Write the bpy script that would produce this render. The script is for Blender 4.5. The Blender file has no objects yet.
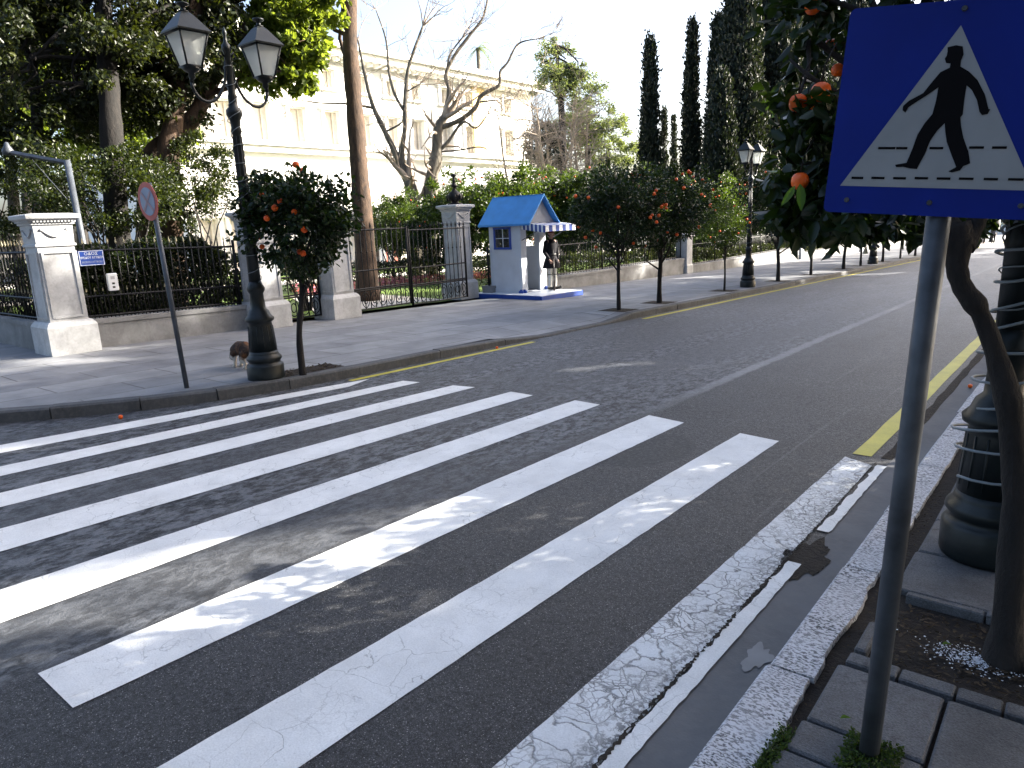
import bpy, bmesh, math, random
import numpy as np
from mathutils import Vector, Matrix, Euler
sc = bpy.context.scene
COL = sc.collection
R = math.radians
# ------------------------------------------------------------------ camera
F = 711.0
EYE = 1.65
K = 1.15                      # the whole place is scaled to real size at the end
_d = np.array([653 - 512, 3520 - 384, F]); _d /= np.linalg.norm(_d); _up = -_d
_r = np.array([1100 - 512, 222 - 384, F]); _r /= np.linalg.norm(_r)
_Y = _r - _up * np.dot(_r, _up); _Y /= np.linalg.norm(_Y); _X = np.cross(_Y, _up)
CM = np.array([_X, _Y, _up])
SL = float(np.dot(_r, _up) / np.dot(_r, _Y))     # street falls gently away from the viewer
cam = bpy.data.objects.new('camera', bpy.data.cameras.new('camera')); COL.objects.link(cam)
rt, upv, bk = CM @ np.array([1, 0, 0]), CM @ np.array([0, -1, 0]), CM @ np.array([0, 0, -1])
m4 = Matrix.Identity(4)
for i in range(3):
    m4[i][0], m4[i][1], m4[i][2] = float(rt[i]), float(upv[i]), float(bk[i])
m4.translation = Vector((0, 0, EYE * K))
cam.matrix_world = m4
cam.data.sensor_width = 36; cam.data.lens = F / 1024 * 36
cam.data.clip_start = 0.05; cam.data.clip_end = 3000
sc.camera = cam
# ------------------------------------------------------------------ light
SUN_AZ, SUN_EL = R(36), R(26)       # from +Y (down the street) towards +X (park side)
w = bpy.data.worlds.new('World'); sc.world = w; w.use_nodes = True
nt = w.node_tree; nt.nodes.clear()
sky = nt.nodes.new('ShaderNodeTexSky'); sky.sky_type = 'NISHITA'; sky.sun_disc = False
sky.sun_elevation = SUN_EL; sky.sun_rotation = SUN_AZ; sky.air_density = .8; sky.dust_density = 5; sky.ozone_density = .6
bgn = nt.nodes.new('ShaderNodeBackground'); bgn.inputs[1].default_value = 0.11
wo = nt.nodes.new('ShaderNodeOutputWorld')
nt.links.new(sky.outputs[0], bgn.inputs[0]); nt.links.new(bgn.outputs[0], wo.inputs[0])
sd = bpy.data.lights.new('sun', 'SUN'); sd.energy = 4.8; sd.angle = R(0.55); sd.color = (1, .93, .82)
sun = bpy.data.objects.new('sun', sd); COL.objects.link(sun)
SV = Vector((math.sin(SUN_AZ) * math.cos(SUN_EL), math.cos(SUN_AZ) * math.cos(SUN_EL), math.sin(SUN_EL)))
sun.rotation_euler = SV.to_track_quat('Z', 'Y').to_euler()
sc.view_settings.view_transform = 'Standard'; sc.view_settings.look = 'None'
sc.view_settings.exposure = 2.4; sc.view_settings.gamma = 1
sc.render.engine = 'CYCLES'
# ------------------------------------------------------------------ placing helpers
def ray(x, y): return CM @ np.array([(x - 512) / F, (y - 384) / F, 1.0])
def g(x, y, dz=0.0):
    d = ray(x, y); t = (EYE - dz) / (SL * d[1] - d[2]); return Vector((t * d[0], t * d[1], EYE + t * d[2]))
def px(x, y, depth):
    d = ray(x, y); return Vector((depth * d[0], depth * d[1], EYE + depth * d[2]))
def onX(x, y, X):
    d = ray(x, y); t = X / d[0]; return Vector((X, t * d[1], EYE + t * d[2]))
def gz(y): return SL * y
def tag(o, label=None, cat=None, group=None, kind=None):
    if label: o['label'] = label
    if cat: o['category'] = cat
    if group: o['group'] = group
    if kind: o['kind'] = kind
    return o
def empty(name, loc=(0, 0, 0), rz=0, label=None, cat=None, group=None):
    o = bpy.data.objects.new(name, None); COL.objects.link(o); o.location = loc; o.rotation_euler = (0, 0, rz)
    o.empty_display_size = .1
    return tag(o, label, cat, group)
def copy_tree(o, parent=None):
    c = o.copy(); COL.objects.link(c); c.parent = parent
    for ch in list(CH.get(o.name, [])):
        k = copy_tree(ch, c); CH.setdefault(c.name, []).append(k)
    return c
CH = {}
class MB:
    def __init__(s): s.v = []; s.f = []; s.sm = []
    def add(s, vs, fs, smooth=False):
        n = len(s.v); s.v += [tuple(map(float, v)) for v in vs]; s.f += [tuple(i + n for i in f) for f in fs]; s.sm += [smooth] * len(fs); return s
    def box(s, c, d, rz=0, bev=0, rot=None):
        hx, hy, hz = d[0] / 2, d[1] / 2, d[2] / 2
        M = rot if rot is not None else Matrix.Rotation(rz, 3, 'Z')
        if bev <= 0:
            vs = [(a * hx, b * hy, e * hz) for e in (-1, 1) for a, b in ((-1, -1), (1, -1), (1, 1), (-1, 1))]
            fs = [(3, 2, 1, 0), (4, 5, 6, 7), (0, 1, 5, 4), (1, 2, 6, 5), (2, 3, 7, 6), (3, 0, 4, 7)]
        else:
            b_ = min(bev, hx * .9, hy * .9, hz * .9)
            rings = []
            vs = []
            def ring(ix, z): return [(ix[0] * 0 + a, b, z) for a, b in ix[1]]
            def octo(ox, oy, cc):
                return [(-ox + cc, -oy), (ox - cc, -oy), (ox, -oy + cc), (ox, oy - cc), (ox - cc, oy), (-ox + cc, oy), (-ox, oy - cc), (-ox, -oy + cc)]
            for z, ins in ((-hz, b_), (-hz + b_, 0), (hz - b_, 0), (hz, b_)):
                vs += [(a, b, z) for a, b in octo(hx - ins, hy - ins, b_ * .6)]
            fs = [tuple(range(7, -1, -1)), tuple(range(24, 32))]
            for r_ in range(3):
                for i in range(8):
                    j = (i + 1) % 8; fs.append((r_ * 8 + i, r_ * 8 + j, r_ * 8 + 8 + j, r_ * 8 + 8 + i))
        c = Vector(c); return s.add([M @ Vector(v) + c for v in vs], fs)
    def prism(s, poly, z0, z1, slope=False):
        n = len(poly); a = sum(poly[i][0] * poly[(i + 1) % n][1] - poly[(i + 1) % n][0] * poly[i][1] for i in range(n))
        if a < 0: poly = poly[::-1]
        e = (lambda y: SL * y) if slope else (lambda y: 0)
        vs = [(x, y, z0 + e(y)) for x, y in poly] + [(x, y, z1 + e(y)) for x, y in poly]
        return s.add(vs, [tuple(range(n - 1, -1, -1)), tuple(range(n, 2 * n))] + [(i, (i + 1) % n, n + (i + 1) % n, n + i) for i in range(n)])
    def tube(s, pts, rad, n=8, caps=True, smooth=True):
        pts = [Vector(p) for p in pts]; m = len(pts)
        if not hasattr(rad, '__len__'): rad = [rad] * m
        vs = []; up = None
        for i, p in enumerate(pts):
            t = (pts[min(i + 1, m - 1)] - pts[max(i - 1, 0)])
            t = t.normalized() if t.length > 1e-9 else Vector((0, 0, 1))
            if up is None: up = Vector((1, 0, 0)) if abs(t.x) < .8 else Vector((0, 1, 0))
            a = (up - t * up.dot(t)).normalized(); up = a; b = t.cross(a)
            for k in range(n):
                q = 2 * math.pi * k / n; vs.append(p + (a * math.cos(q) + b * math.sin(q)) * rad[i])
        fs = [(i * n + k, i * n + (k + 1) % n, (i + 1) * n + (k + 1) % n, (i + 1) * n + k) for i in range(m - 1) for k in range(n)]
        if caps: fs += [tuple(range(n - 1, -1, -1)), tuple(range((m - 1) * n, m * n))]
        return s.add(vs, fs, smooth)
    def lathe(s, prof, n=20, c=(0, 0, 0), smooth=True, rot0=0, sq=None):
        vs = []
        for r, z in prof:
            for k in range(n):
                q = 2 * math.pi * k / n + rot0
                vs.append((c[0] + r * math.cos(q), c[1] + r * math.sin(q), c[2] + z))
        m = len(prof)
        fs = [(i * n + k, i * n + (k + 1) % n, (i + 1) * n + (k + 1) % n, (i + 1) * n + k) for i in range(m - 1) for k in range(n)]
        fs += [tuple(range(n - 1, -1, -1)), tuple(range((m - 1) * n, m * n))]
        return s.add(vs, fs, smooth)
    def sq(s, prof, c=(0, 0, 0), rz=0):     # square lathe: half-width, z
        return s.lathe([(r * math.sqrt(2), z) for r, z in prof], 4, c, False, math.pi / 4 + rz)
    def ball(s, c, r, n=10, sc3=(1, 1, 1)):
        vs = []; fs = []; m = max(5, n // 2 + 1)
        for i in range(1, m):
            th = math.pi * i / m
            for k in range(n):
                q = 2 * math.pi * k / n
                vs.append((c[0] + r * sc3[0] * math.sin(th) * math.cos(q), c[1] + r * sc3[1] * math.sin(th) * math.sin(q), c[2] - r * sc3[2] * math.cos(th)))
        b = len(vs); vs += [(c[0], c[1], c[2] - r * sc3[2]), (c[0], c[1], c[2] + r * sc3[2])]
        for i in range(m - 2):
            for k in range(n): fs.append((i * n + k, i * n + (k + 1) % n, (i + 1) * n + (k + 1) % n, (i + 1) * n + k))
        for k in range(n): fs.append((b, (k + 1) % n, k)); fs.append((b + 1, (m - 2) * n + k, (m - 2) * n + (k + 1) % n))
        return s.add(vs, fs, True)
    def quad(s, a, b, c, d): return s.add([a, b, c, d], [(0, 1, 2, 3)])
    def build(s, name, mat, parent=None, loc=None):
        me = bpy.data.meshes.new(name); me.from_pydata(s.v, [], s.f)
        me.polygons.foreach_set('use_smooth', s.sm); me.materials.append(mat); me.update()
        return link(name, me, parent, loc)
def link(name, me, parent=None, loc=None):
    o = bpy.data.objects.new(name, me); COL.objects.link(o)
    if parent is not None:
        o.parent = parent; CH.setdefault(parent.name, []).append(o)
    if loc is not None: o.location = loc
    return o
def struct(name, mb, mat): return tag(mb.build(name, mat), kind='structure')

# ------------------------------------------------------------------ materials
def newmat(name):
    m = bpy.data.materials.new(name); m.use_nodes = True; n = m.node_tree; n.nodes.clear()
    out = n.nodes.new('ShaderNodeOutputMaterial'); b = n.nodes.new('ShaderNodeBsdfPrincipled')
    n.links.new(b.outputs[0], out.inputs[0]); return m, n, b, out
class NT:
    def __init__(s, n): s.n = n
    def nd(s, t, **kw):
        x = s.n.nodes.new(t)
        for k, v in kw.items():
            if k.startswith('i_'): x.inputs[k[2:].replace('_', ' ')].default_value = v
            else: setattr(x, k, v)
        return x
    def ln(s, a, b): s.n.links.new(a, b)
    def co(s): return s.nd('ShaderNodeTexCoord').outputs['Object']
    def mp(s, v, scale=(1, 1, 1), loc=(0, 0, 0), rot=(0, 0, 0)):
        m = s.nd('ShaderNodeMapping'); m.inputs['Scale'].default_value = scale; m.inputs['Location'].default_value = loc; m.inputs['Rotation'].default_value = rot
        s.ln(v, m.inputs[0]); return m.outputs[0]
    def noise(s, v, scale, det=4, rough=.55, dist=0):
        x = s.nd('ShaderNodeTexNoise'); x.inputs['Scale'].default_value = scale; x.inputs['Detail'].default_value = det
        x.inputs['Roughness'].default_value = rough; x.inputs['Distortion'].default_value = dist; s.ln(v, x.inputs['Vector']); return x.outputs['Fac']
    def vor(s, v, scale, feat='F1', out='Distance', rnd=1.0):
        x = s.nd('ShaderNodeTexVoronoi'); x.feature = feat; x.inputs['Scale'].default_value = scale; x.inputs['Randomness'].default_value = rnd
        s.ln(v, x.inputs['Vector']); return x.outputs[out]
    def ramp(s, f, stops, interp='LINEAR'):
        x = s.nd('ShaderNodeValToRGB'); x.color_ramp.interpolation = interp; e = x.color_ramp.elements
        while len(e) < len(stops): e.new(.5)
        for i, (p, c) in enumerate(stops):
            e[i].position = p; e[i].color = (c, c, c, 1) if not hasattr(c, '__len__') else (*c, 1)
        s.ln(f, x.inputs[0]); return x.outputs[0]
    def mix(s, f, a, b, mode='MIX'):
        x = s.nd('ShaderNodeMix'); x.data_type = 'RGBA'; x.blend_type = mode
        for sock, val in ((x.inputs[0], f), (x.inputs[6], a), (x.inputs[7], b)):
            if hasattr(val, 'links') or hasattr(val, 'is_linked'): s.ln(val, sock)
            elif hasattr(val, '__len__'): sock.default_value = (*val, 1)
            else: sock.default_value = val
        return x.outputs[2]
    def math(s, op, a, b=0.0, clamp=False):
        x = s.nd('ShaderNodeMath'); x.operation = op; x.use_clamp = clamp
        for sock, val in ((x.inputs[0], a), (x.inputs[1], b)):
            if hasattr(val, 'is_linked'): s.ln(val, sock)
            else: sock.default_value = val
        return x.outputs[0]
    def bump(s, h, strength=.3, dist=.01, nrm=None):
        x = s.nd('ShaderNodeBump'); x.inputs['Strength'].default_value = strength; x.inputs['Distance'].default_value = dist
        s.ln(h, x.inputs['Height'])
        if nrm is not None: s.ln(nrm, x.inputs['Normal'])
        return x.outputs[0]
    def sep(s, v):
        x = s.nd('ShaderNodeSeparateXYZ'); s.ln(v, x.inputs[0]); return x.outputs
def simple(name, c, rough=.6, var=.15, scale=6, metal=0, bump=0, bscale=40, spec=.5, bdist=.005):
    m, n, b, o = newmat(name); t = NT(n); co = t.co()
    f = t.noise(co, scale, 5)
    lo = tuple(x * (1 - var) for x in c); hi = tuple(min(1, x * (1 + var)) for x in c)
    t.ln(t.ramp(f, [(.3, lo), (.7, hi)]), b.inputs['Base Color'])
    b.inputs['Roughness'].default_value = rough; b.inputs['Metallic'].default_value = metal; b.inputs['Specular IOR Level'].default_value = spec
    if bump: t.ln(t.bump(t.noise(co, bscale, 4), bump, bdist), b.inputs['Normal'])
    return m
def leafmat(name, dark, light, trans=.35, rough=.42, yellow=None, tcol=None):
    m, n, b, o = newmat(name); t = NT(n)
    geo = t.nd('ShaderNodeNewGeometry'); rnd = geo.outputs['Random Per Island']
    co = t.co(); big = t.noise(co, 1.3, 2)
    f = t.math('ADD', t.math('MULTIPLY', rnd, .65), t.math('MULTIPLY', big, .35))
    stops = [(.15, dark), (.75, light)]
    if yellow: stops.append((.93, yellow))
    c = t.ramp(f, stops); t.ln(c, b.inputs['Base Color']); b.inputs['Roughness'].default_value = rough
    b.inputs['Specular IOR Level'].default_value = .35
    tr = t.nd('ShaderNodeBsdfTranslucent'); tc = t.mix(.55, c, tcol or (light[0] * 2.2 + .03, light[1] * 2.2 + .03, light[2] * .5))
    t.ln(tc, tr.inputs[0])
    ms = t.nd('ShaderNodeMixShader'); ms.inputs[0].default_value = trans
    t.ln(b.outputs[0], ms.inputs[1]); t.ln(tr.outputs[0], ms.inputs[2]); t.ln(ms.outputs[0], o.inputs[0]); return m
def barkmat(name, a, c2, sc_=9, bs=.8):
    m, n, b, o = newmat(name); t = NT(n); co = t.co(); v = t.mp(co, (1, 1, .35))
    f = t.noise(v, sc_, 7, .65, .6); t.ln(t.ramp(f, [(.3, a), (.7, c2)]), b.inputs['Base Color']); b.inputs['Roughness'].default_value = .9
    t.ln(t.bump(t.noise(v, sc_ * 2.2, 6, .7, .4), bs, .03), b.inputs['Normal']); return m
def stonemat(name, c, rough=.75, stain=.35, slabs=None, bump=.25, joint=(.05, .048, .046), speck=False, grime=(.16, .155, .15)):
    m, n, b, o = newmat(name); t = NT(n); co = t.co()
    f = t.noise(co, 2.2, 6, .62, .3); f2 = t.noise(co, 28, 5, .6)
    base = t.ramp(f, [(.28, tuple(x * (1 - stain) for x in c)), (.62, c), (.8, tuple(min(1, x * 1.12) for x in c))])
    base = t.mix(t.math('MULTIPLY', t.ramp(f2, [(.45, 0.), (.75, 1.)]), .35), base, grime)
    st = t.noise(t.mp(co, (5, 5, .8)), 1.6, 5, .7); base = t.mix(t.math('MULTIPLY', t.ramp(st, [(.55, 0.), (.8, 1.)]), stain), base, grime)
    h = t.math('ADD', t.math('MULTIPLY', f2, .4), t.math('MULTIPLY', t.noise(co, 120, 3), .3))
    if slabs:
        br = t.nd('ShaderNodeTexBrick'); br.offset = .5; br.inputs['Scale'].default_value = 1; br.inputs['Brick Width'].default_value = slabs[0]; br.inputs['Row Height'].default_value = slabs[1]
        br.inputs['Mortar Size'].default_value = slabs[2]; br.inputs['Mortar Smooth'].default_value = .3; br.inputs['Bias'].default_value = 0
        br.inputs['Color1'].default_value = (.78, .78, .8, 1); br.inputs['Color2'].default_value = (1.1, 1.1, 1.08, 1); br.inputs['Mortar'].default_value = (.9, .9, .9, 1)
        wv = t.nd('ShaderNodeVectorMath'); wv.operation = 'ADD'; nz = t.nd('ShaderNodeTexNoise'); nz.inputs['Scale'].default_value = 1.2; t.ln(co, nz.inputs['Vector'])
        sc2 = t.nd('ShaderNodeVectorMath'); sc2.operation = 'SCALE'; sc2.inputs['Scale'].default_value = .05; t.ln(nz.outputs['Color'], sc2.inputs[0])
        t.ln(t.mp(co, (1, 1, 1), (0, 0, 0), (0, 0, R(90))), wv.inputs[0]); t.ln(sc2.outputs[0], wv.inputs[1]); t.ln(wv.outputs[0], br.inputs['Vector'])
        base = t.mix(1.0, base, br.outputs['Color'], 'MULTIPLY')
        patch = t.ramp(t.noise(co, .8, 3), [(.35, 0.25), (.6, 1.)])
        base = t.mix(t.math('MULTIPLY', br.outputs['Fac'], patch), base, joint)
        h = t.math('SUBTRACT', h, t.math('MULTIPLY', br.outputs['Fac'], 1.5))
    if speck:
        sp = t.noise(co, 140, 3, .7); base = t.mix(1., base, t.ramp(sp, [(.3, .6), (.7, 1.4)]), 'MULTIPLY'); pz = t.ramp(t.noise(co, 9, 6, .7), [(.62, 0.), (.7, 1.)]); base = t.mix(t.math('MULTIPLY', pz, .6), base, (.02, .02, .022)); h = t.math('ADD', h, sp)
    t.ln(base, b.inputs['Base Color']); b.inputs['Roughness'].default_value = rough; t.ln(t.bump(h, bump, .01), b.inputs['Normal'])
    return m
def asphaltmat():
    m, n, b, o = newmat('asphalt'); t = NT(n); co = t.co(); X, Y, Z = t.sep(co)
    wob = t.math('MULTIPLY', t.math('SUBTRACT', t.noise(co, .8, 4), .5), .5)
    xw = t.math('ADD', X, wob)
    xs = t.math('ADD', X, t.math('MULTIPLY', t.math('SUBTRACT', t.noise(co, 2.2, 4), .5), .12))
    newf = t.ramp(t.math('ADD', t.math('MULTIPLY', t.math('ADD', xs, 3.12), 12), .5, True), [(0, 0.), (1, 1.)])     # 1 on the near, darker lane
    # darker lane: coarse aggregate with pale stones
    gr = t.noise(co, 260, 3, .7)
    dark = t.ramp(gr, [(.36, (.005, .005, .006)), (.50, (.012, .0125, .015)), (.64, (.09, .094, .102))])
    g2 = t.noise(co, 85, 4, .75); dark = t.mix(1., dark, t.ramp(g2, [(.38, .2), (.62, 2.0)]), 'MULTIPLY')
    cell = t.nd('ShaderNodeTexVoronoi'); cell.inputs['Scale'].default_value = 150; t.ln(co, cell.inputs['Vector'])
    cr = t.sep(cell.outputs['Color'])[0]
    peb = t.math('MULTIPLY', t.ramp(cell.outputs['Distance'], [(.22, 1.), (.45, 0.)]), t.ramp(cr, [(.80, 0.), (.97, 1.)]))
    dark = t.mix(peb, dark, (.34, .335, .33))
    dn = t.ramp(t.noise(co, 1.1, 5, .6), [(.3, .75), (.7, 1.25)])
    dark = t.mix(1., dark, dn, 'MULTIPLY')
    # older lane: paler and bluish, broken surface with dark pits
    pit = t.noise(t.mp(co, (1, .55, 1)), 15, 7, .74, .3)
    old = t.ramp(pit, [(.42, (.008, .009, .011)), (.48, (.046, .050, .058)), (.58, (.125, .134, .15))])
    sm = t.ramp(t.noise(t.mp(co, (1.6, .16, 1), (3.1, 0, 0)), .9, 3, .5, .2), [(.5, 0.), (.58, 1.)])
    old = t.mix(t.math('MULTIPLY', sm, .6), old, (.05, .053, .06))
    fine = t.ramp(t.noise(co, 180, 2), [(.3, .7), (.7, 1.3)]); old = t.mix(1., old, fine, 'MULTIPLY')
    col = t.mix(newf, old, dark)
    # pale seam of wear between lanes, wheel polish band, painted far sky sheen
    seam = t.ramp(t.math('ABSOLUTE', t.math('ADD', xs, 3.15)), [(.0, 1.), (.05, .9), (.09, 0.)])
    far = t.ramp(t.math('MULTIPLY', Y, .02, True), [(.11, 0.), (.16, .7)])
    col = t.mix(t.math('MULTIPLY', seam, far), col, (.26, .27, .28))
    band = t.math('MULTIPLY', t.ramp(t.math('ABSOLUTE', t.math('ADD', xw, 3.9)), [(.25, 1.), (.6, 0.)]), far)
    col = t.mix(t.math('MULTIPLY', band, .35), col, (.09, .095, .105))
    sky_sheen = t.math('MULTIPLY', t.ramp(t.math('MULTIPLY', Y, .02, True), [(.12, 0.), (.42, 1.)]), t.ramp(t.noise(t.mp(co, (1.2, .2, 1)), 1.6, 5, .65), [(.3, .35), (.65, .85)]))  # albedo lifted with distance in place of grazing sky reflection
    col = t.mix(sky_sheen, col, t.mix(1., (.15, .162, .185), t.ramp(t.noise(co, 12, 6, .75), [(.35, .55), (.6, 1.3)]), 'MULTIPLY'))
    # tar patch
    px_ = t.math('MULTIPLY', t.math('ADD', xw, 2.55), 2.3); py_ = t.math('MULTIPLY', t.math('SUBTRACT', Y, 4.75), 1.5)
    pr = t.math('ADD', t.math('MULTIPLY', px_, px_), t.math('MULTIPLY', py_, py_))
    col = t.mix(t.ramp(pr, [(.5, 1.), (.62, 0.)]), col, (.018, .02, .023))
    # tyre scuffs
    sk = t.noise(t.mp(co, (14, .35, 1)), 1.1, 3, .5); col = t.mix(t.math('MULTIPLY', t.ramp(sk, [(.66, 0.), (.72, 1.)]), .25), col, (.15, .15, .16))
    # brown dust
    ds = t.ramp(t.noise(co, .55, 5, .6), [(.5, 0.), (.75, 1.)]); col = t.mix(t.math('MULTIPLY', ds, .12), col, (.045, .042, .04))
    t.ln(col, b.inputs['Base Color'])
    t.ln(t.ramp(t.noise(co, 40, 3), [(.3, .48), (.7, .72)]), b.inputs['Roughness']); b.inputs['Specular IOR Level'].default_value = .45
    hh = t.math('ADD', t.math('MULTIPLY', gr, .5), t.math('MULTIPLY', pit, t.math('SUBTRACT', 1.6, newf)))
    hh = t.math('ADD', hh, t.math('MULTIPLY', peb, .3))
    t.ln(t.bump(hh, .75, .012), b.inputs['Normal']); return m
def paintmat(name, col, wear=.35, crack=.5, csc=7, under=(.05, .05, .052), big=False):
    m, n, b, o = newmat(name); t = NT(n); co = t.co()
    nz = t.nd('ShaderNodeTexNoise'); nz.inputs['Scale'].default_value = 6; nz.inputs['Detail'].default_value = 5; t.ln(co, nz.inputs['Vector'])
    add = t.nd('ShaderNodeVectorMath'); add.operation = 'ADD'; scn = t.nd('ShaderNodeVectorMath'); scn.operation = 'SCALE'; scn.inputs['Scale'].default_value = .22
    t.ln(nz.outputs['Color'], scn.inputs[0]); t.ln(co, add.inputs[0]); t.ln(scn.outputs[0], add.inputs[1])
    e = t.vor(add.outputs[0], csc, 'DISTANCE_TO_EDGE')
    e2 = t.vor(add.outputs[0], csc * 3.1, 'DISTANCE_TO_EDGE')
    gate = t.ramp(t.noise(co, 2.1, 4), [(.42, 0.), (.62, 1.)])
    ck = t.math('MULTIPLY', t.ramp(e, [(0., 1.), (.05 if big else .014, .0)]), gate if not big else t.ramp(t.noise(co, 2.1, 4), [(.3, .2), (.5, 1.)]))
    ck2 = t.math('MULTIPLY', t.ramp(e2, [(0., 1.), (.10 if big else .03, 0.)]), t.ramp(t.noise(co, 3.3, 4), [(.42 if big else .5, 0.), (.6 if big else .7, 1. if big else .7)]))
    ckk = t.math('MULTIPLY', t.math('MAXIMUM', ck, ck2), crack)
    pits = t.ramp(t.noise(co, 75, 4, .7), [(.3, 1.), (.4, 0.)])
    wr = t.math('MULTIPLY', pits, t.ramp(t.noise(co, 1.7, 5, .7), [(.4, .1), (.72, 1.)]))
    f = t.math('MAXIMUM', ckk, t.math('MULTIPLY', wr, wear), True)
    dirt = t.ramp(t.noise(co, 3.5, 6, .65), [(.3, .8), (.65, 1.)])
    if big:
        X_ = t.sep(co)[0]; nr = t.ramp(t.math('ADD', X_, t.math('MULTIPLY', t.noise(co, 4, 4), .12)), [(0, 0.), (1, 1.)]); nr = t.math('MULTIPLY', t.math('ADD', X_, 1.2), 7, True)
        er = t.math('MULTIPLY', t.ramp(t.noise(co, 38, 6, .75), [(.5, 0.), (.56, 1.)]), nr); f = t.math('MAXIMUM', f, er, True)
    c = t.mix(1., col, dirt, 'MULTIPLY'); gr_ = t.ramp(t.noise(co, 160, 3), [(.3, .86), (.7, 1.05)]); c = t.mix(1., c, gr_, 'MULTIPLY')
    t.ln(t.mix(f, c, under), b.inputs['Base Color']); b.inputs['Roughness'].default_value = .6
    t.ln(t.bump(t.math('SUBTRACT', t.math('MULTIPLY', t.noise(co, 150, 3), .4), f), .5, .006), b.inputs['Normal']); return m
def kerbwhite():
    m, n, b, o = newmat('tooled_white_kerb'); t = NT(n); co = t.co()
    v = t.mp(co, (1, 1.9, 1), rot=(0, 0, R(8))); pk = t.noise(v, 62, 4, .6)
    f = t.ramp(pk, [(.44, 1.), (.52, 0.)]); br = t.ramp(t.noise(co, 4, 5, .7), [(.3, .35), (.62, 1.)])
    X, Y, Z = t.sep(co); edge = t.ramp(X, [(0, 0.), (1, 1.)])
    f = t.math('MULTIPLY', f, br)
    c = t.mix(f, t.mix(t.noise(co, 5, 4), (.5, .5, .52), (.72, .73, .76)), (.07, .07, .075))
    t.ln(c, b.inputs['Base Color']); b.inputs['Roughness'].default_value = .8
    t.ln(t.bump(pk, .7, .01), b.inputs['Normal']); return m
def soilmat():
    m, n, b, o = newmat('soil'); t = NT(n); co = t.co()
    f = t.noise(co, 14, 7, .7); c = t.ramp(f, [(.3, (.005, .004, .003)), (.55, (.020, .014, .010)), (.75, (.04, .03, .022))])
    t.ln(c, b.inputs['Base Color']); b.inputs['Roughness'].default_value = .95; t.ln(t.bump(t.noise(co, 45, 6, .7), .9, .03), b.inputs['Normal']); return m
def glassmat():
    m, n, b, o = newmat('frosted_glass'); t = NT(n)
    b.inputs['Base Color'].default_value = (.75, .78, .76, 1); b.inputs['Roughness'].default_value = .4
    tr = t.nd('ShaderNodeBsdfTranslucent'); tr.inputs[0].default_value = (.8, .82, .8, 1); tp = t.nd('ShaderNodeBsdfTransparent'); tp.inputs[0].default_value = (.85, .88, .86, 1)
    a = t.nd('ShaderNodeMixShader'); a.inputs[0].default_value = .5; t.ln(b.outputs[0], a.inputs[1]); t.ln(tr.outputs[0], a.inputs[2])
    c = t.nd('ShaderNodeMixShader'); c.inputs[0].default_value = .3; t.ln(a.outputs[0], c.inputs[1]); t.ln(tp.outputs[0], c.inputs[2]); t.ln(c.outputs[0], o.inputs[0]); return m
def orangemat():
    m, n, b, o = newmat('orange_peel'); t = NT(n); co = t.co()
    t.ln(t.ramp(t.noise(co, 3, 3), [(.3, (.9, .09, .005)), (.7, (.95, .16, .01))]), b.inputs['Base Color']); b.inputs['Roughness'].default_value = .42
    t.ln(t.bump(t.noise(co, 300, 2), .25, .002), b.inputs['Normal']); b.inputs['Subsurface Weight'].default_value = .1; b.inputs['Subsurface Radius'].default_value = (.02, .008, .002); return m
M = {}
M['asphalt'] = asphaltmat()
M['paint'] = paintmat('white_road_paint', (.80, .81, .80), .5, .55, 5)
M['paint_old'] = paintmat('cracked_white_paint', (.74, .76, .77), .7, .9, 8, big=True)
M['yellow'] = paintmat('yellow_road_paint', (.62, .54, .05), .7, .5, 8)
M['kerb_white'] = kerbwhite()
M['kerb'] = stonemat('kerb_stone', (.075, .080, .088), .8, .45)
M['gutter'] = stonemat('gutter_concrete', (.125, .13, .138), .8, .35, bump=.5)
M['pave'] = stonemat('pavement_slabs', (.235, .243, .26), .6, .4, slabs=(1.35, .62, .012), bump=.3)
M['slab'] = stonemat('grey_paving_stone', (.135, .142, .155), .8, .5, bump=.8, grime=(.03, .03, .03), speck=True)
M['marble'] = stonemat('grey_white_marble', (.52, .53, .54), .55, .45, bump=.15, grime=(.2, .2, .19))
M['wallstone'] = stonemat('weathered_wall_stone', (.24, .245, .25), .7, .5, bump=.3, grime=(.1, .1, .1))
M['soil'] = soilmat()
M['iron'] = simple('black_iron', (.005, .005, .006), .5, .3, 8, 0, .2, 60, spec=.3)
M['gilt'] = simple('pale_gilt_paint', (.30, .27, .17), .5, .2)
M['lamp'] = simple('dark_green_cast_iron', (.005, .009, .010), .42, .35, 7, 0, .25, 50, spec=.4)
M['cable'] = simple('pale_plastic_cable', (.2, .23, .25), .45, .1)
M['galv'] = simple('galvanised_steel', (.075, .085, .10), .5, .4, 9, .2, .15, 30)
M['galv_dark'] = simple('old_grey_pole', (.06, .07, .085), .5, .3, 7, .1, .2, 30)
M['glass'] = glassmat()
M['orange'] = orangemat()
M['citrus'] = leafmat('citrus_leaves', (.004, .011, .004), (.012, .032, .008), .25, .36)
M['citrus_lit'] = leafmat('pale_lit_citrus_leaves', (.012, .028, .006), (.04, .07, .014), .38, .4, (.12, .14, .03))  # paler, yellower citrus copy, sunlight put into the leaf colour
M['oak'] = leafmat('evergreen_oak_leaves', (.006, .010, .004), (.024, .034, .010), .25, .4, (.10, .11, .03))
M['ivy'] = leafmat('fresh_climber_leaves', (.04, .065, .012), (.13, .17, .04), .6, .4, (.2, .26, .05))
M['bush'] = leafmat('shrub_leaves', (.005, .011, .004), (.024, .036, .011), .38, .38, (.12, .15, .04))
M['hedge'] = leafmat('hedge_leaves', (.003, .007, .003), (.012, .022, .006), .25, .4, (.06, .08, .02))
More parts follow.
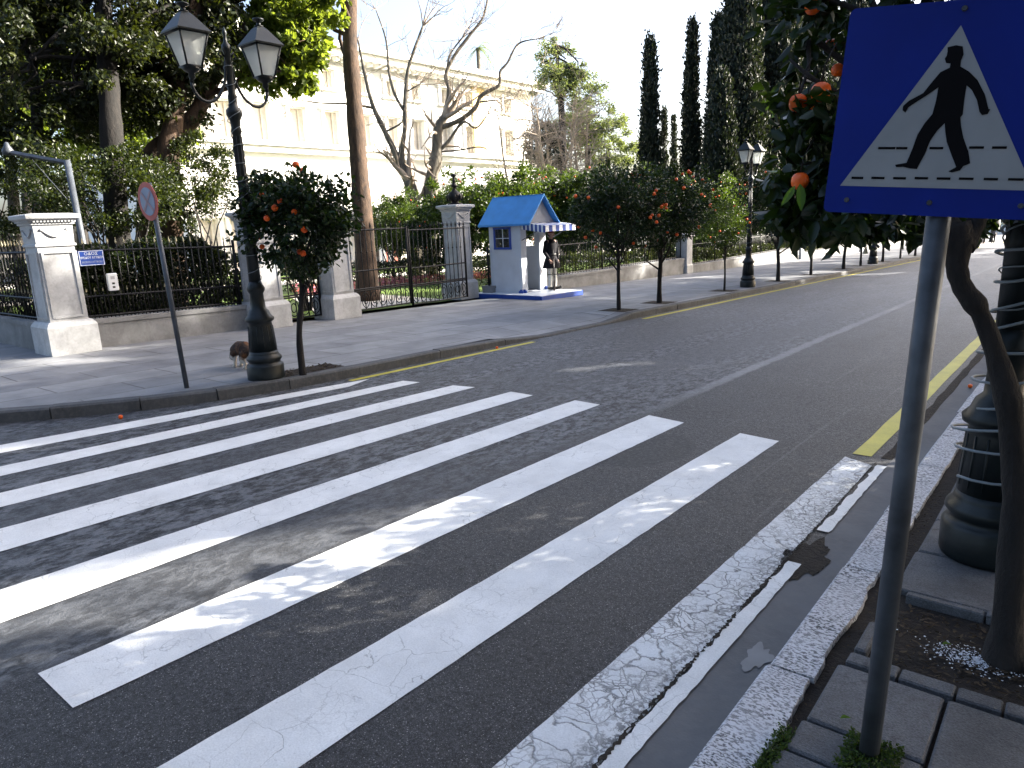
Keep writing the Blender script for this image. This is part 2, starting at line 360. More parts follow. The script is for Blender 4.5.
M['cypress'] = leafmat('cypress_foliage', (.004, .008, .006), (.014, .024, .015), .1, .6)
M['pine'] = leafmat('conifer_foliage', (.05, .075, .04), (.13, .16, .09), .4, .6)
M['grass_leaf'] = leafmat('grass_blades', (.03, .08, .01), (.09, .17, .02), .4, .5)
M['bark'] = barkmat('dark_bark', (.006, .005, .005), (.028, .023, .020))
M['bark_black'] = barkmat('blackish_bark', (.003, .003, .003), (.014, .011, .009))
M['bark_brown'] = barkmat('brown_bark', (.015, .010, .007), (.105, .062, .036), 7, 1.)
M['bark_pale'] = barkmat('pale_bark', (.04, .036, .028), (.17, .15, .115), 6, .5)
M['twig'] = barkmat('pale_twigs', (.2, .155, .12), (.46, .38, .30), 6, .3)
M['facade'] = stonemat('cream_stucco', (.88, .86, .82), .8, .08, bump=.1, grime=(.6, .56, .5))
M['ochre'] = simple('ochre_stucco', (.72, .55, .28), .8, .1)
M['shutter'] = simple('cream_shutter', (.72, .66, .56), .7, .1)
M['dark_glass'] = simple('dark_window_glass', (.03, .035, .04), .12, .3)
M['blind'] = simple('drawn_blind_behind_glass', (.6, .55, .48), .4, .1)
M['red_wood'] = simple('red_brown_wood', (.28, .06, .035), .6, .2)
M['booth_white'] = simple('white_painted_boards', (.55, .59, .65), .5, .08, 3, 0, .1, 60)
M['booth_blue'] = simple('bright_blue_paint', (.045, .25, .60), .5, .12, 3, 0, .1, 60)
M['trim_blue'] = simple('deep_blue_paint', (.012, .06, .32), .5, .12)
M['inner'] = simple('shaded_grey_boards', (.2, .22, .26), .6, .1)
M['sign_blue'] = simple('blue_sign_face', (.001, .022, .28), .5, .18, 3, spec=.3)
M['sign_white'] = simple('white_sign_face', (.36, .385, .41), .5, .08, 9)
M['sign_black'] = simple('black_sign_ink', (.004, .004, .006), .7, .1, spec=.15)
M['plaque'] = simple('blue_enamel', (.02, .07, .36), .35, .1)
M['plaque_white'] = simple('white_enamel', (.75, .78, .82), .4, .05)
M['red'] = simple('faded_red_paint', (.55, .11, .09), .5, .15)
M['pale_blue'] = simple('faded_blue_paint', (.30, .36, .48), .5, .15)
M['navy'] = simple('navy_wool', (.003, .003, .007), .95, .3, 20)
M['stocking'] = simple('white_wool_stocking', (.62, .60, .55), .9, .1, 20)
M['skin'] = simple('skin', (.38, .22, .16), .55, .08)
M['black'] = simple('black_leather', (.008, .008, .008), .45, .2)
M['cap_red'] = simple('dark_red_felt', (.12, .01, .01), .9, .1)
M['wood'] = simple('walnut_wood', (.02, .009, .005), .4, .2)
M['tint'] = simple('grey_jacket', (.10, .10, .12), .9, .2)
M['white_box'] = simple('white_plastic', (.68, .70, .72), .45, .05)
M['dryleaf'] = leafmat('dry_leaf_litter', (.015, .010, .006), (.06, .04, .024), .1, .8, (.12, .09, .05))
M['moss'] = leafmat('moss', (.015, .035, .006), (.05, .09, .012), .2, .8)
M['gravel'] = simple('pale_gravel', (.5, .47, .42), .9, .25, 12, 0, .5, 80)
M['flower'] = leafmat('pink_flowers', (.25, .06, .12), (.5, .2, .28), .3, .6)

# lawn
def lawnmat():
    m, n, b, o = newmat('lawn_grass'); t = NT(n); co = t.co()
    c = t.mix(t.noise(co, 1.2, 5), (.07, .13, .015), (.17, .25, .03)); c = t.mix(t.math('MULTIPLY', t.noise(co, 60, 4), .5), c, (.02, .05, .01))
    t.ln(c, b.inputs['Base Color']); b.inputs['Roughness'].default_value = .8; t.ln(t.bump(t.noise(co, 50, 5), .8, .03), b.inputs['Normal']); return m
M['lawn'] = lawnmat()
M['earth'] = simple('dry_earth', (.06, .05, .035), .95, .35, 1.5, 0, .6, 20)

# ------------------------------------------------------------------ leaves
# openings cut into the park canopy so the low sun hits chosen spots
_s = np.array([math.sin(SUN_AZ) * math.cos(SUN_EL), math.cos(SUN_AZ) * math.cos(SUN_EL), math.sin(SUN_EL)])
_a = np.cross(_s, [0, 0, 1]); _a /= np.linalg.norm(_a); _b = np.cross(_s, _a)
GAPS = []
def gap(p, r_): p = np.array(tuple(p)); GAPS.append((float(p @ _a), float(p @ _b), r_))
def gapline(p, q, r0, r1, n, jit=.05, seed=1):
    rr = random.Random(seed); p, q = Vector(p), Vector(q)
    for i in range(n):
        f = i / max(1, n - 1); c = p.lerp(q, f) + Vector((rr.uniform(-jit, jit), rr.uniform(-jit, jit), 0)); gap(c, (r0 + (r1 - r0) * f) * rr.uniform(.7, 1.2))
def open_gaps(P, rng):
    A, B = P @ _a, P @ _b; keep = np.ones(len(P), bool)
    for a, b, r_ in GAPS: keep &= ((A - a) ** 2 + (B - b) ** 2) > (r_ * rng.uniform(.9, 1.2, len(P)) + .20) ** 2
    return keep
def leaf_mesh(name, P, L, W, mat, seed=0, out=None, outw=.6, droop=.2, fold=.12):
    rng = np.random.default_rng(seed); P = np.asarray(P, float); n = len(P)
    d = rng.normal(size=(n, 3))
    if out is not None: d += out * outw * 1.6
    d[:, 2] -= droop * 1.2
    d /= np.linalg.norm(d, axis=1)[:, None] + 1e-9
    r2 = rng.normal(size=(n, 3)); s = np.cross(d, r2); s /= np.linalg.norm(s, axis=1)[:, None] + 1e-9
    nn = np.cross(d, s); l = (L * rng.uniform(.65, 1.25, n))[:, None]; w_ = (W * rng.uniform(.7, 1.2, n))[:, None]
    v = np.empty((n, 6, 3)); v[:, 0] = P; v[:, 1] = P + d * l * .35 + s * w_ * .5 + nn * w_ * fold; v[:, 2] = P + d * l * .72 + s * w_ * .4 + nn * w_ * fold * .6
    v[:, 3] = P + d * l - nn * l * .1; v[:, 4] = P + d * l * .72 - s * w_ * .4 + nn * w_ * fold * .6; v[:, 5] = P + d * l * .35 - s * w_ * .5 + nn * w_ * fold
    me = bpy.data.meshes.new(name); me.vertices.add(n * 6); me.vertices.foreach_set('co', v.ravel())
    me.loops.add(n * 8); idx = (np.arange(n)[:, None] * 6 + np.array([0, 1, 2, 3, 0, 3, 4, 5])[None]).ravel(); me.loops.foreach_set('vertex_index', idx)
    me.polygons.add(n * 2); me.polygons.foreach_set('loop_start', np.arange(n * 2) * 4)
    me.polygons.foreach_set('loop_total', np.full(n * 2, 4)); me.materials.append(mat); me.update(calc_edges=True); me.validate(); return me
def clumps(c, rad, nc, rc, nl, seed, shell=.45, flat=.75, bottom=-1.0, noise=.25):
    """leaf points gathered in nc clumps filling an uneven ellipsoid; returns points and outward directions"""
    rng = np.random.default_rng(seed); c = np.array(c, float); rad = np.array(rad, float); C = []
    lob = rng.normal(size=(5, 3)); lob /= np.linalg.norm(lob, axis=1)[:, None]
    while len(C) < nc:
        u = rng.normal(size=3); u /= np.linalg.norm(u)
        if u[2] < bottom: continue
        b = 1 + noise * float(np.max(lob @ u) * 1.6 - 1)
        C.append(u * (shell + (1 - shell) * rng.random() ** .6) * b)
    C = np.array(C) * rad + c
    k = nl // nc; P = []; 
    for q in C:
        u = rng.normal(size=(k, 3)); u /= np.linalg.norm(u, axis=1)[:, None]
        P.append(q + u * (rc * rng.uniform(.6, 1.35)) * (rng.random((k, 1)) ** .45) * np.array([1, 1, flat]))
    P = np.vstack(P); O = (P - c) / rad; O /= np.linalg.norm(O, axis=1)[:, None] + 1e-9
    return P, O
def limb(mb, p0, p1, r0, r1, seed, wob=.08, n=6, seg=6):
    rr = random.Random(seed); p0, p1 = Vector(p0), Vector(p1); L = (p1 - p0).length; pts = []; rad = []
    for i in range(seg + 1):
        t = i / seg; o = Vector((rr.uniform(-1, 1), rr.uniform(-1, 1), rr.uniform(-.5, .5))) * wob * L * (0 if i in (0, seg) else 1)
        pts.append(p0.lerp(p1, t) + o); rad.append(r0 + (r1 - r0) * t)
    mb.tube(pts, rad, n); return pts
# ------------------------------------------------------------------ ground, road, pavements
mb = MB(); mb.quad((-600, -300, SL * -300 - .05), (600, -300, SL * -300 - .05), (600, 600, SL * 600 - .05), (-600, 600, SL * 600 - .05)); struct('ground', mb, M['earth'])
def sheet(name, poly, mat, dz):
    mb = MB(); a = sum(poly[i][0] * poly[(i + 1) % len(poly)][1] - poly[(i + 1) % len(poly)][0] * poly[i][1] for i in range(len(poly)))
    if a < 0: poly = poly[::-1]
    mb.add([(p[0], p[1], gz(p[1]) + dz) for p in poly], [tuple(range(len(poly)))]); return struct(name, mb, mat)
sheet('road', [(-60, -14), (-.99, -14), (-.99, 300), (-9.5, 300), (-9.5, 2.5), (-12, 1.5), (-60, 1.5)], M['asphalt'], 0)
# left pavement with rounded corner and lowered kerb in front of the gate
KX = -7.08
edge = [(-60, .8), (-14, .8), (-10.6, .95), (-9.2, 1.35), (-8.45, 1.75), (-7.95, 2.4), (-7.55, 3.1), (-7.28, 3.8), (-7.12, 4.6), (KX, 5.6), (KX, 8.5)]
def drop(y):
    if y < 8.3: return .12
    if y < 8.9: return .12 - (y - 8.3) / .6 * .09
    if y < 11.9: return .03
    if y < 12.5: return .03 + (y - 11.9) / .6 * .09
    return .12
mb = MB()
ys = [5.6, 7, 8.3, 8.6, 8.9, 10, 11, 11.9, 12.2, 12.5, 14, 17, 20, 25, 30, 40, 60, 100, 300]
inner = [(p[0] - .16, p[1] + (.16 if p[0] < -9 else .07)) for p in edge[:9]]
corner = inner + [(KX - .16, 5.6), (-12.3, 5.6), (-60, 5.6)]
mb.add([(p[0], p[1], gz(p[1]) + .12) for p in corner], [tuple(range(len(corner)))])
for a, b in zip(ys, ys[1:]):
    for x0, x1, k0, k1 in ((KX - .16, KX - 1.0, 0, 1), (KX - 1.0, -12.3, 1, 1)):
        f = lambda y, k: gz(y) + (.12 if k else drop(y))
        mb.quad((x0, a, f(a, k0)), (x0, b, f(b, k0)), (x1, b, f(b, k1)), (x1, a, f(a, k1)))
mb.f = [tuple(f) for f in mb.f]
struct('pavement_left', mb, M['pave'])
def kerb_strip(pts, hf, width, name, mat, sgn=1, seglen=1.0):
    mb = MB(); P = []
    for (x0, y0), (x1, y1) in zip(pts, pts[1:]):
        L = math.hypot(x1 - x0, y1 - y0); k = max(1, int(L / seglen))
        for i in range(k): P.append((x0 + (x1 - x0) * i / k, y0 + (y1 - y0) * i / k))
    P.append(pts[-1]); rr = random.Random(5)
    for a, b in zip(P, P[1:]):
        a, b = Vector(a), Vector(b); t = (b - a); L = t.length; t /= L; nrm = Vector((-t.y, t.x)) * sgn
        a2, b2 = a + t * .006, b - t * .006; j = rr.uniform(-.006, .006); jz = rr.uniform(-.006, .004); c_ = .02
        def v(p, off, z): q = p + nrm * (off + j); return (q.x, q.y, gz(q.y) + z)
        ha, hb = hf(a.y) + jz + .004, hf(b.y) + jz + .004
        vs = [v(a2, 0, -.05), v(b2, 0, -.05), v(b2, 0, hb - c_), v(a2, 0, ha - c_), v(b2, c_, hb), v(a2, c_, ha), v(b2, width, hb), v(a2, width, ha), v(a2, width, -.05), v(b2, width, -.05)]
        mb.add(vs, [(0, 1, 2, 3), (3, 2, 4, 5), (5, 4, 6, 7), (7, 6, 9, 8), (0, 3, 5, 7, 8), (1, 9, 6, 4, 2)])
    return struct(name, mb, mat)
left_line = edge[:] + [(KX, 12.5), (KX, 120)]
kerb_strip(left_line, drop, .16, 'kerb_left', M['kerb'])
# fix winding of all structure faces by recalculating
def recalc(o):
    bm = bmesh.new(); bm.from_mesh(o.data); bmesh.ops.recalc_face_normals(bm, faces=bm.faces); bm.to_mesh(o.data); bm.free()
recalc(bpy.data.objects['kerb_left'])
# zebra stripes
def line_at(p, q, Y):
    t = (Y - p.y) / (q.y - p.y); return (p.x + (q.x - p.x) * t, Y)
def strip(name, lu, ll, mat, dz=.004, ends=True, y0=.72, seed=1):
    """lu/ll: two image points along the upper / lower edge, far end last"""
    a0, a1, b0, b1 = g(*lu[0]), g(*lu[1]), g(*ll[0]), g(*ll[1]); rr = random.Random(seed)
    A = [line_at(a0, a1, y0)]; B = [line_at(b0, b1, y0)]; n = 60
    for i in range(1, n): 
        t = i / n
        A.append((A[0][0] + (a1.x - A[0][0]) * t + rr.uniform(-.0025, .0025), A[0][1] + (a1.y - A[0][1]) * t))
        B.append((B[0][0] + (b1.x - B[0][0]) * t + rr.uniform(-.0025, .0025), B[0][1] + (b1.y - B[0][1]) * t))
    A.append((a1.x, a1.y)); B.append((b1.x, b1.y)); mb = MB()
    for i in range(n): mb.quad(*[(p[0], p[1], gz(p[1]) + dz) for p in (A[i], B[i], B[i + 1], A[i + 1])])
    return struct(name, mb, mat)
S = [((0, 445.5), (370, 379)), ((0, 453.6), (349, 387))], [((0, 467), (403, 381)), ((0, 476.6), (420, 382.5))], [((0, 493.4), (453, 385.6)), ((0, 507.8), (475, 387.5))], \
    [((0, 529.3), (511, 392)), ((0, 552.3), (533, 395.6))], [((0, 590.6), (575, 400.6)), ((0, 624), (600, 405))], [((40.7, 673), (649, 415.5)), ((75.7, 707.5), (684, 423))], \
    [((158, 768), (740, 433.5)), ((299, 768), (779, 441.5))]
for i, (u, l) in enumerate(S): strip('zebra_stripe', u, l, M['paint'], seed=i)
strip('zebra_stripe', ((493, 768), (845, 457)), ((597, 768), (872, 466)), M['paint_old'], y0=.6, seed=9)
# gutter: a thin painted lip then bare concrete
def ribbon(name, x0, x1, y0, y1, mat, dz, n=40, j0=0, j1=0, seed=1, z1=None):
    rr = random.Random(seed); mb = MB(); A = [(x0 + rr.uniform(-j0, j0), y0 + (y1 - y0) * i / n) for i in range(n + 1)]; B = [(x1 + rr.uniform(-j1, j1), y0 + (y1 - y0) * i / n) for i in range(n + 1)]
    zb = dz if z1 is None else z1
    for i in range(n): mb.quad((A[i][0], A[i][1], gz(A[i][1]) + dz), (B[i][0], B[i][1], gz(B[i][1]) + zb), (B[i + 1][0], B[i + 1][1], gz(B[i + 1][1]) + zb), (A[i + 1][0], A[i + 1][1], gz(A[i + 1][1]) + dz))
    return struct(name, mb, mat)
ribbon('gutter', -.99, -.70, -6, 60, M['gutter'], .0, 80)
ribbon('gutter_paint', -1.055, -.985, .6, 3.42, M['paint'], .008, 60, .012, .003, 3)
ribbon('gutter_paint', -1.045, -.985, 3.9, 5.3, M['paint'], .008, 30, .010, .004, 4)
ribbon('crack', -1.067, -1.055, .6, 3.5, M['soil'], .0095, 260, .006, .010, 6)
ribbon('crack', -1.067, -1.06, 3.5, 5.35, M['soil'], .0095, 150, .004, .007, 7)
# broken hollow in the gutter
mb = MB(); c = g(805, 560); rr = random.Random(4); pts = []
for i in range(60):
    q = 2 * math.pi * i / 60; r_ = 1 + .15 * math.sin(q * 4 + 2) + .1 * math.sin(q * 9) + rr.uniform(-.09, .09); pts.append((c.x + .10 * r_ * math.cos(q), c.y + .26 * r_ * math.sin(q)))
mb.add([(p[0], p[1], gz(p[1]) + .004) for p in pts], [tuple(range(60))]); struct('gutter_hole', mb, M['soil'])
c = g(762, 660)
mb = MB(); pts = []
for i in range(48):
    q = 2 * math.pi * i / 48; r_ = 1 + .22 * math.sin(q * 3 + 1) + .14 * math.sin(q * 7) + rr.uniform(-.07, .07); pts.append((c.x - .02 + .045 * r_ * math.cos(q), c.y + .10 * r_ * math.sin(q)))
mb.add([(p[0], p[1], gz(p[1]) + .004) for p in pts], [tuple(range(48))]); struct('pale_spill', mb, simple('grey_blue_stain', (.16, .17, .18), .6))
# yellow lines
ribbon('yellow_line_right', -1.255, -1.125, 5.5, 90, M['yellow'], .004, 160, .005, .006, 8)
ribbon('road_edge_gap', -1.06, -.985, 5.5, 60, M['soil'], .003, 160, .012, .01, 8)
lx = g(545, 343)
ribbon('yellow_line_left', KX + .22, KX + .13, 5.3, lx.y, M['yellow'], .004, 60, .004, .004, 9)
ribbon('yellow_line_left', KX + .25, KX + .14, 12.6, 110, M['yellow'], .004, 160, .004, .004, 9)
# right kerb: tooled white stones, irregular inner edge
mb = MB(); rr = random.Random(12); y = -3.0
while y < 45:
    L = rr.uniform(.75, 1.05); n = 22; dx = rr.uniform(-.012, .012); ph_ = rr.uniform(0, 6); wv = [rr.uniform(-.007, .007) + .007 * math.sin(ph_ + i_ * .45) for i_ in range(n + 1)]
    x0 = -.81 + dx; h0 = .032; A = []
    for i in range(n + 1):
        yy = y + .006 + (L - .012) * i / n; xo = -.645 + wv[i] * (1 if y < 4 else .4)
        A.append([(x0 + rr.uniform(-.002, .002), yy, gz(yy) - .04), (x0, yy, gz(yy) + h0 - .012), (x0 + .014, yy, gz(yy) + h0), (xo, yy, gz(yy) + h0), (xo + .01, yy, gz(yy) - .04)])
    b_ = len(mb.v); mb.v += [p for r_ in A for p in r_]
    for i in range(n):
        for k in range(4): mb.f.append((b_ + i * 5 + k, b_ + i * 5 + k + 1, b_ + i * 5 + 6 + k, b_ + i * 5 + 5 + k)); mb.sm.append(False)
    mb.f += [tuple(b_ + k for k in (4, 3, 2, 1, 0)), tuple(b_ + n * 5 + k for k in range(5))]; mb.sm += [False] * 2
    y += L
o = struct('kerb_right', mb, M['kerb_white']); recalc(o)
# right pavement: bed of earth with separate stones
ribbon('paving_bed', -.70, 6.0, -6, 60, M['soil'], .008, 60, 0, 0, 2)
mb = MB(); rr = random.Random(21)
PIT = (-.50, .55, 2.72, 3.27)
def stone(x0, y0, x1, y1, gap=.006, top=.040, bev=.008, tilt=.004, jit=.006):
    cx_, cy_ = (x0 + x1) / 2, (y0 + y1) / 2; hz = .05
    rot = Matrix.Rotation(math.atan(SL), 3, 'X') @ Matrix.Rotation(rr.uniform(-tilt, tilt), 3, 'X') @ Matrix.Rotation(rr.uniform(-tilt, tilt), 3, 'Y') @ Matrix.Rotation(rr.uniform(-tilt, tilt) * 1.5, 3, 'Z')
    mb.box((cx_, cy_, gz(cy_) + top - hz / 2 + rr.uniform(-.003, .003)), (abs(x1 - x0) - gap * 2, abs(y1 - y0) - gap * 2, hz), rot=rot, bev=bev)
xs = [-.625, -.24, .15, .55, 1.0, 1.5, 2.0]
def courses(ya, yb, step, skip=None):
    y = ya
    while y < yb - .05:
        y2 = min(yb, y + step)
        for i in range(len(xs) - 1):
            off = 0; stone(xs[i], y, xs[i + 1], y2)
        y = y2
courses(-2.0, 1.72, .46); 
stone(-.62, 1.72, -.44, 2.02); stone(-.44, 1.72, -.24, 2.02); stone(-.61, 2.02, -.42, 2.2); 
for i in range(1, 6): stone(xs[i], 1.72, xs[i + 1], 2.15)
stone(-.42, 2.02, -.24, 2.2); stone(-.60, 2.2, -.24, 2.6)
for i in range(1, 6): stone(xs[i], 2.15, xs[i + 1], 2.6)
# border of tree pit
for a, b in ((-.58, -.40), (-.40, -.22), (-.22, -.08), (-.08, .1), (.1, .3), (.3, .55)): stone(a, 2.615, b, 2.70, .004, .043, .006)
for a, b in ((-.50, -.2), (-.2, .12), (.12, .55)): stone(a, 3.29, b, 3.34, .004, .052, .006)
stone(-.575, 2.72, -.525, 2.98, .003, .05); 
for i in range(3, 6): stone(xs[i], 2.6, xs[i + 1], 3.0); stone(xs[i], 3.0, xs[i + 1], 3.35)
stone(-.56, 3.36, -.1, 3.85); stone(-.1, 3.36, .0, 3.85); stone(.0, 3.36, .45, 3.85); stone(.45, 3.36, .95, 3.85); stone(.95, 3.36, 1.5, 3.85)
y = 3.85
while y < 45:
    L = .5 if y < 12 else 1.2
    for a, b in ((-.55, -.1), (-.1, .4), (.4, .95), (.95, 1.5), (1.5, 2.0)): stone(a, y, b, y + L)
    y += L
struct('pavement_right', mb, M['slab'])
mb = MB(); mb.quad((2.0, -6, gz(-6) + .05), (8, -6, gz(-6) + .05), (8, 60, gz(60) + .05), (2.0, 60, gz(60) + .05)); struct('park_ground', mb, M['earth'])
# dark seams/soil squares in pavement for street trees (left)
ST = [g(616, 310, .12), g(667, 303, .12), g(732, 291, .12), g(778, 281, .12), g(814, 275, .12), g(845, 269, .12)]
TREES_Y = [p.y for p in ST] + [32.6, 36.6, 40.4, 44.2, 48.5, 53, 58, 63, 68.5, 74, 80]
LAMPS_Y = [4.5, 19.85, 34.4, 49.2, 64, 79]
for yy in TREES_Y: sheet('tree_pit', [(-7.95, yy - .33), (-7.3, yy - .33), (-7.3, yy + .33), (-7.95, yy + .33)], M['soil'], .124)
sheet('tree_pit', [(-7.62, 4.62), (-7.24, 4.62), (-7.24, 5.5), (-7.62, 5.5)], M['soil'], .124)
# garden: lawn, paths
sheet('lawn', [(-36, 4), (-13.0, 4), (-13.0, 140), (-36, 140)], M['lawn'], .10)
sheet('garden_path', [(-13.4, 9.6), (-13.4, 13.6), (-19, 14.6), (-19, 12.6)], M['gravel'], .106)
sheet('garden_path', [(-27.5, 6), (-24.5, 6), (-24.5, 120), (-27.5, 120)], M['gravel'], .106)
sheet('forecourt', [(-40, 4), (-36, 4), (-36, 140), (-40, 140)], M['gravel'], .10)

# ------------------------------------------------------------------ mansion behind the garden
def facade():
    root = empty('mansion', (-40, 40, gz(40)), 0, 'long cream neoclassical mansion with rows of tall windows behind the garden trees', 'mansion')
    base = Vector((-40, 40, gz(40)))
    def bld(mb, name, mat, parent=root, off=base):
        mb.v = [(v[0] - off[0], v[1] - off[1], v[2] - off[2]) for v in mb.v]; return mb.build(name, mat, parent)
    Y0, Y1 = onX(176, 150, -40).y, onX(532, 120, -40).y
    def zc(x, y): return onX(x, y, -40).z
    low = -1.6
    r1 = (zc(418, 182), zc(418, 205)) if False else (.2, 3.0)
    z_mid = (zc(418, 150), zc(418, 121)); z_up = (zc(400, 98), zc(400, 82)); z_led = zc(418, 158); z_cor = zc(442, 78)
    mids = [197, 226, 262, 299, 333, 366, 394, 418, 447, 470, 508]
    ycs = [onX(x, 135, -40).y for x in mids]; ops = []
    for yc in ycs:
        ops.append((yc - .6, yc + .6, z_mid[0], z_mid[1])); ops.append((yc - .5, yc + .5, z_up[0], z_up[1])); ops.append((yc - .55, yc + .55, -.3, 2.6))
    yl = sorted(set([Y0, Y1] + [o[0] for o in ops] + [o[1] for o in ops])); zl = sorted(set([low, z_cor] + [o[2] for o in ops] + [o[3] for o in ops]))
    mb = MB()
    for a, b in zip(yl, yl[1:]):
        for c, d in zip(zl, zl[1:]):
            ym, zm = (a + b) / 2, (c + d) / 2
            if any(o[0] < ym < o[1] and o[2] < zm < o[3] for o in ops): continue
            mb.box((-40.3, ym, zm), (.6, b - a, d - c))
    bld(mb, 'wall', M['facade'])
    mb = MB(); mb.box((-47.2, (Y0 + Y1) / 2, (low + z_cor) / 2), (12.8, Y1 - Y0, z_cor - low)); bld(mb, 'rear_wall', M['facade'])
    mb = MB(); mb.box((-39.85, (Y0 + Y1) / 2, z_led), (.5, Y1 - Y0 + .2, .35)); mb.box((-39.75, (Y0 + Y1) / 2, z_led + .26), (.7, Y1 - Y0 + .3, .12)); bld(mb, 'string_course', M['facade'])
    mb = MB(); mb.box((-46, (Y0 + Y1) / 2, z_cor + .2), (14.0, Y1 - Y0 + 1.4, .4)); mb.box((-46, (Y0 + Y1) / 2, z_cor + .6), (14.6, Y1 - Y0 + 2, .36))
    yy = Y0
    while yy < Y1: mb.box((-39.55, yy, z_cor - .13), (.5, .25, .22)); yy += .7
    bld(mb, 'cornice', M['facade'])
    mb = MB(); mb.box((-39.93, onX(479, 130, -40).y, (z_led + z_cor) / 2), (.14, 1.5, z_cor - z_led - .6)); bld(mb, 'pilaster', M['ochre'])
    for (a, b, c, d) in ops:
        mb = MB(); h = d - c; wd = b - a
        mb.box((-39.95, a - .1, (c + d) / 2), (.16, .2, h + .1)); mb.box((-39.95, b + .1, (c + d) / 2), (.16, .2, h + .1)); mb.box((-39.93, (a + b) / 2, d + .18), (.26, wd + .7, .22)); mb.box((-39.93, (a + b) / 2, c - .1), (.26, wd + .6, .14))
        wn = bld(mb, 'window', M['facade'])
        mb = MB(); mb.box((-40.42, (a + b) / 2, (c + d) / 2), (.04, wd, h)); mb.v = [(v[0] + 40, v[1] - 40, v[2] - gz(40)) for v in mb.v]; mb.build('pane', M['blind'], wn)
        mb = MB()
        for sgn, ye in ((-1, a), (1, b)): mb.box((-40.3, ye - sgn * wd * .14, (c + d) / 2), (.06, wd * .27, h - .04))
        mb.v = [(v[0] + 40, v[1] - 40, v[2] - gz(40)) for v in mb.v]; mb.build('shutter', M['shutter'], wn)
    # entrance porch
    yp = onX(391, 185, -38.5).y; mb = MB()
    for dy in (-2.4, -1.7, 1.7, 2.4): mb.lathe([(.3, 0), (.3, .3), (.22, .36), (.19, 3.2), (.28, 3.35), (.28, 3.5)], 14, (-37.2, yp + dy, -1.2))
    mb.box((-38.4, yp, 2.6), (3.6, 6.2, .7)); bld(mb, 'porch', M['facade'])
    mb = MB(); mb.box((-39.6, yp + .3, .2), (.12, 1.7, 2.9)); bld(mb, 'door', M['red_wood'])
    return root
facade()

# ------------------------------------------------------------------ garden pillars, walls, railings, gates
def pillar(name, x, y, label, urn=False, hcap=2.07, w=.33, garland=True, grp='marble gate pillars along the garden fence'):
    t = empty(name, (x, y, gz(y) + .12), 0, label, 'pillar', grp); s = w / .33
    mb = MB(); mb.sq([(.345 * s, 0), (.345 * s, .42), (.325 * s, .46), (.29 * s, .50)]); mb.build('plinth', M['marble'], t)
    mb = MB(); mb.sq([(.262 * s, .495), (.245 * s, hcap - .47)]); 
    for k in range(4):      # raised border around a sunk panel on each face
        Rz = Matrix.Rotation(k * math.pi / 2, 3, 'Z')
        for sx in (-1, 1): mb.box(Rz @ Vector((.262 * s, sx * .205 * s, hcap / 2)), (.02, .03, hcap - 1.1), rz=k * math.pi / 2)
        mb.box(Rz @ Vector((.259 * s, 0, hcap - .56)), (.02, .38 * s, .03), rz=k * math.pi / 2); mb.box(Rz @ Vector((.267 * s, 0, .56)), (.02, .38 * s, .03), rz=k * math.pi / 2)
    mb.build('shaft', M['marble'], t)
    mb = MB(); mb.sq([(.27 * s, hcap - .47), (.27 * s, hcap - .44), (.252 * s, hcap - .43), (.262 * s, hcap - .17), (.275 * s, hcap - .16)])
    if garland:
        for k in range(4):
            Rz = Matrix.Rotation(k * math.pi / 2, 3, 'Z'); pts = []
            for i in range(11):
                q = i / 10; pts.append(Rz @ Vector((.268 * s, (-.16 + .32 * q) * s, hcap - .24 - .09 * math.sin(math.pi * q))))
            mb.tube(pts, [.006 + .012 * math.sin(math.pi * i / 10) for i in range(11)], 6)
            for sy in (-.17, .17): mb.ball(Rz @ Vector((.268 * s, sy * s, hcap - .235)), .02, 6)
    mb.build('frieze', M['marble'], t)
    mb = MB(); mb.sq([(.285 * s, hcap - .16), (.285 * s, hcap - .12), (.34 * s, hcap - .08), (.355 * s, hcap - .075), (.36 * s, hcap - .03), (.345 * s, hcap - .015), (.24 * s, hcap)])
    for k in range(4):
        Rz = Matrix.Rotation(k * math.pi / 2, 3, 'Z')
        for i in range(12): mb.box(Rz @ Vector((.30 * s, (-.25 + i * .0455) * s, hcap - .105)), (.035, .024, .045), rz=k * math.pi / 2)
    mb.build('cap', M['marble'], t)
    if urn:
        mb = MB(); mb.lathe([(.2, 0), (.2, .03), (.1, .05), (.10, .09), (.17, .13), (.2, .18), (.17, .27), (.10, .33), (.05, .37), (.04, .42), (.085, .45), (.09, .48), (.05, .51), (.035, .58), (.06, .60), (.035, .62), (.03, .68), (.075, .72), (.08, .75), (.04, .76)], 14, (0, 0, hcap))
        for k in range(8):
            q = k * math.pi / 4; mb.ball((.185 * math.cos(q), .185 * math.sin(q), hcap + .17), .05, 6, (.7, .7, 1.9))
        mb.build('urn_finial', M['iron'], t)
    return t
pillar('marble_pillar', -12.13, 4.07, 'white marble pillar at the street corner, sunlit, beside the blue street name plaque')
pillar('marble_pillar', -12.15, 7.5, 'white marble pillar directly behind the near street lamp post', hcap=2.15)
pillar('marble_pillar', -12.20, 9.22, 'white marble pillar half hidden by the small orange tree, left side of the main gate', hcap=2.15)
pillar('marble_pillar', -13.02, 13.85, 'tall marble pillar topped by a black iron urn finial beside the sentry box', urn=True, hcap=2.42)
FP = [26.33, 40.3, 53.0, 67.9, 82]
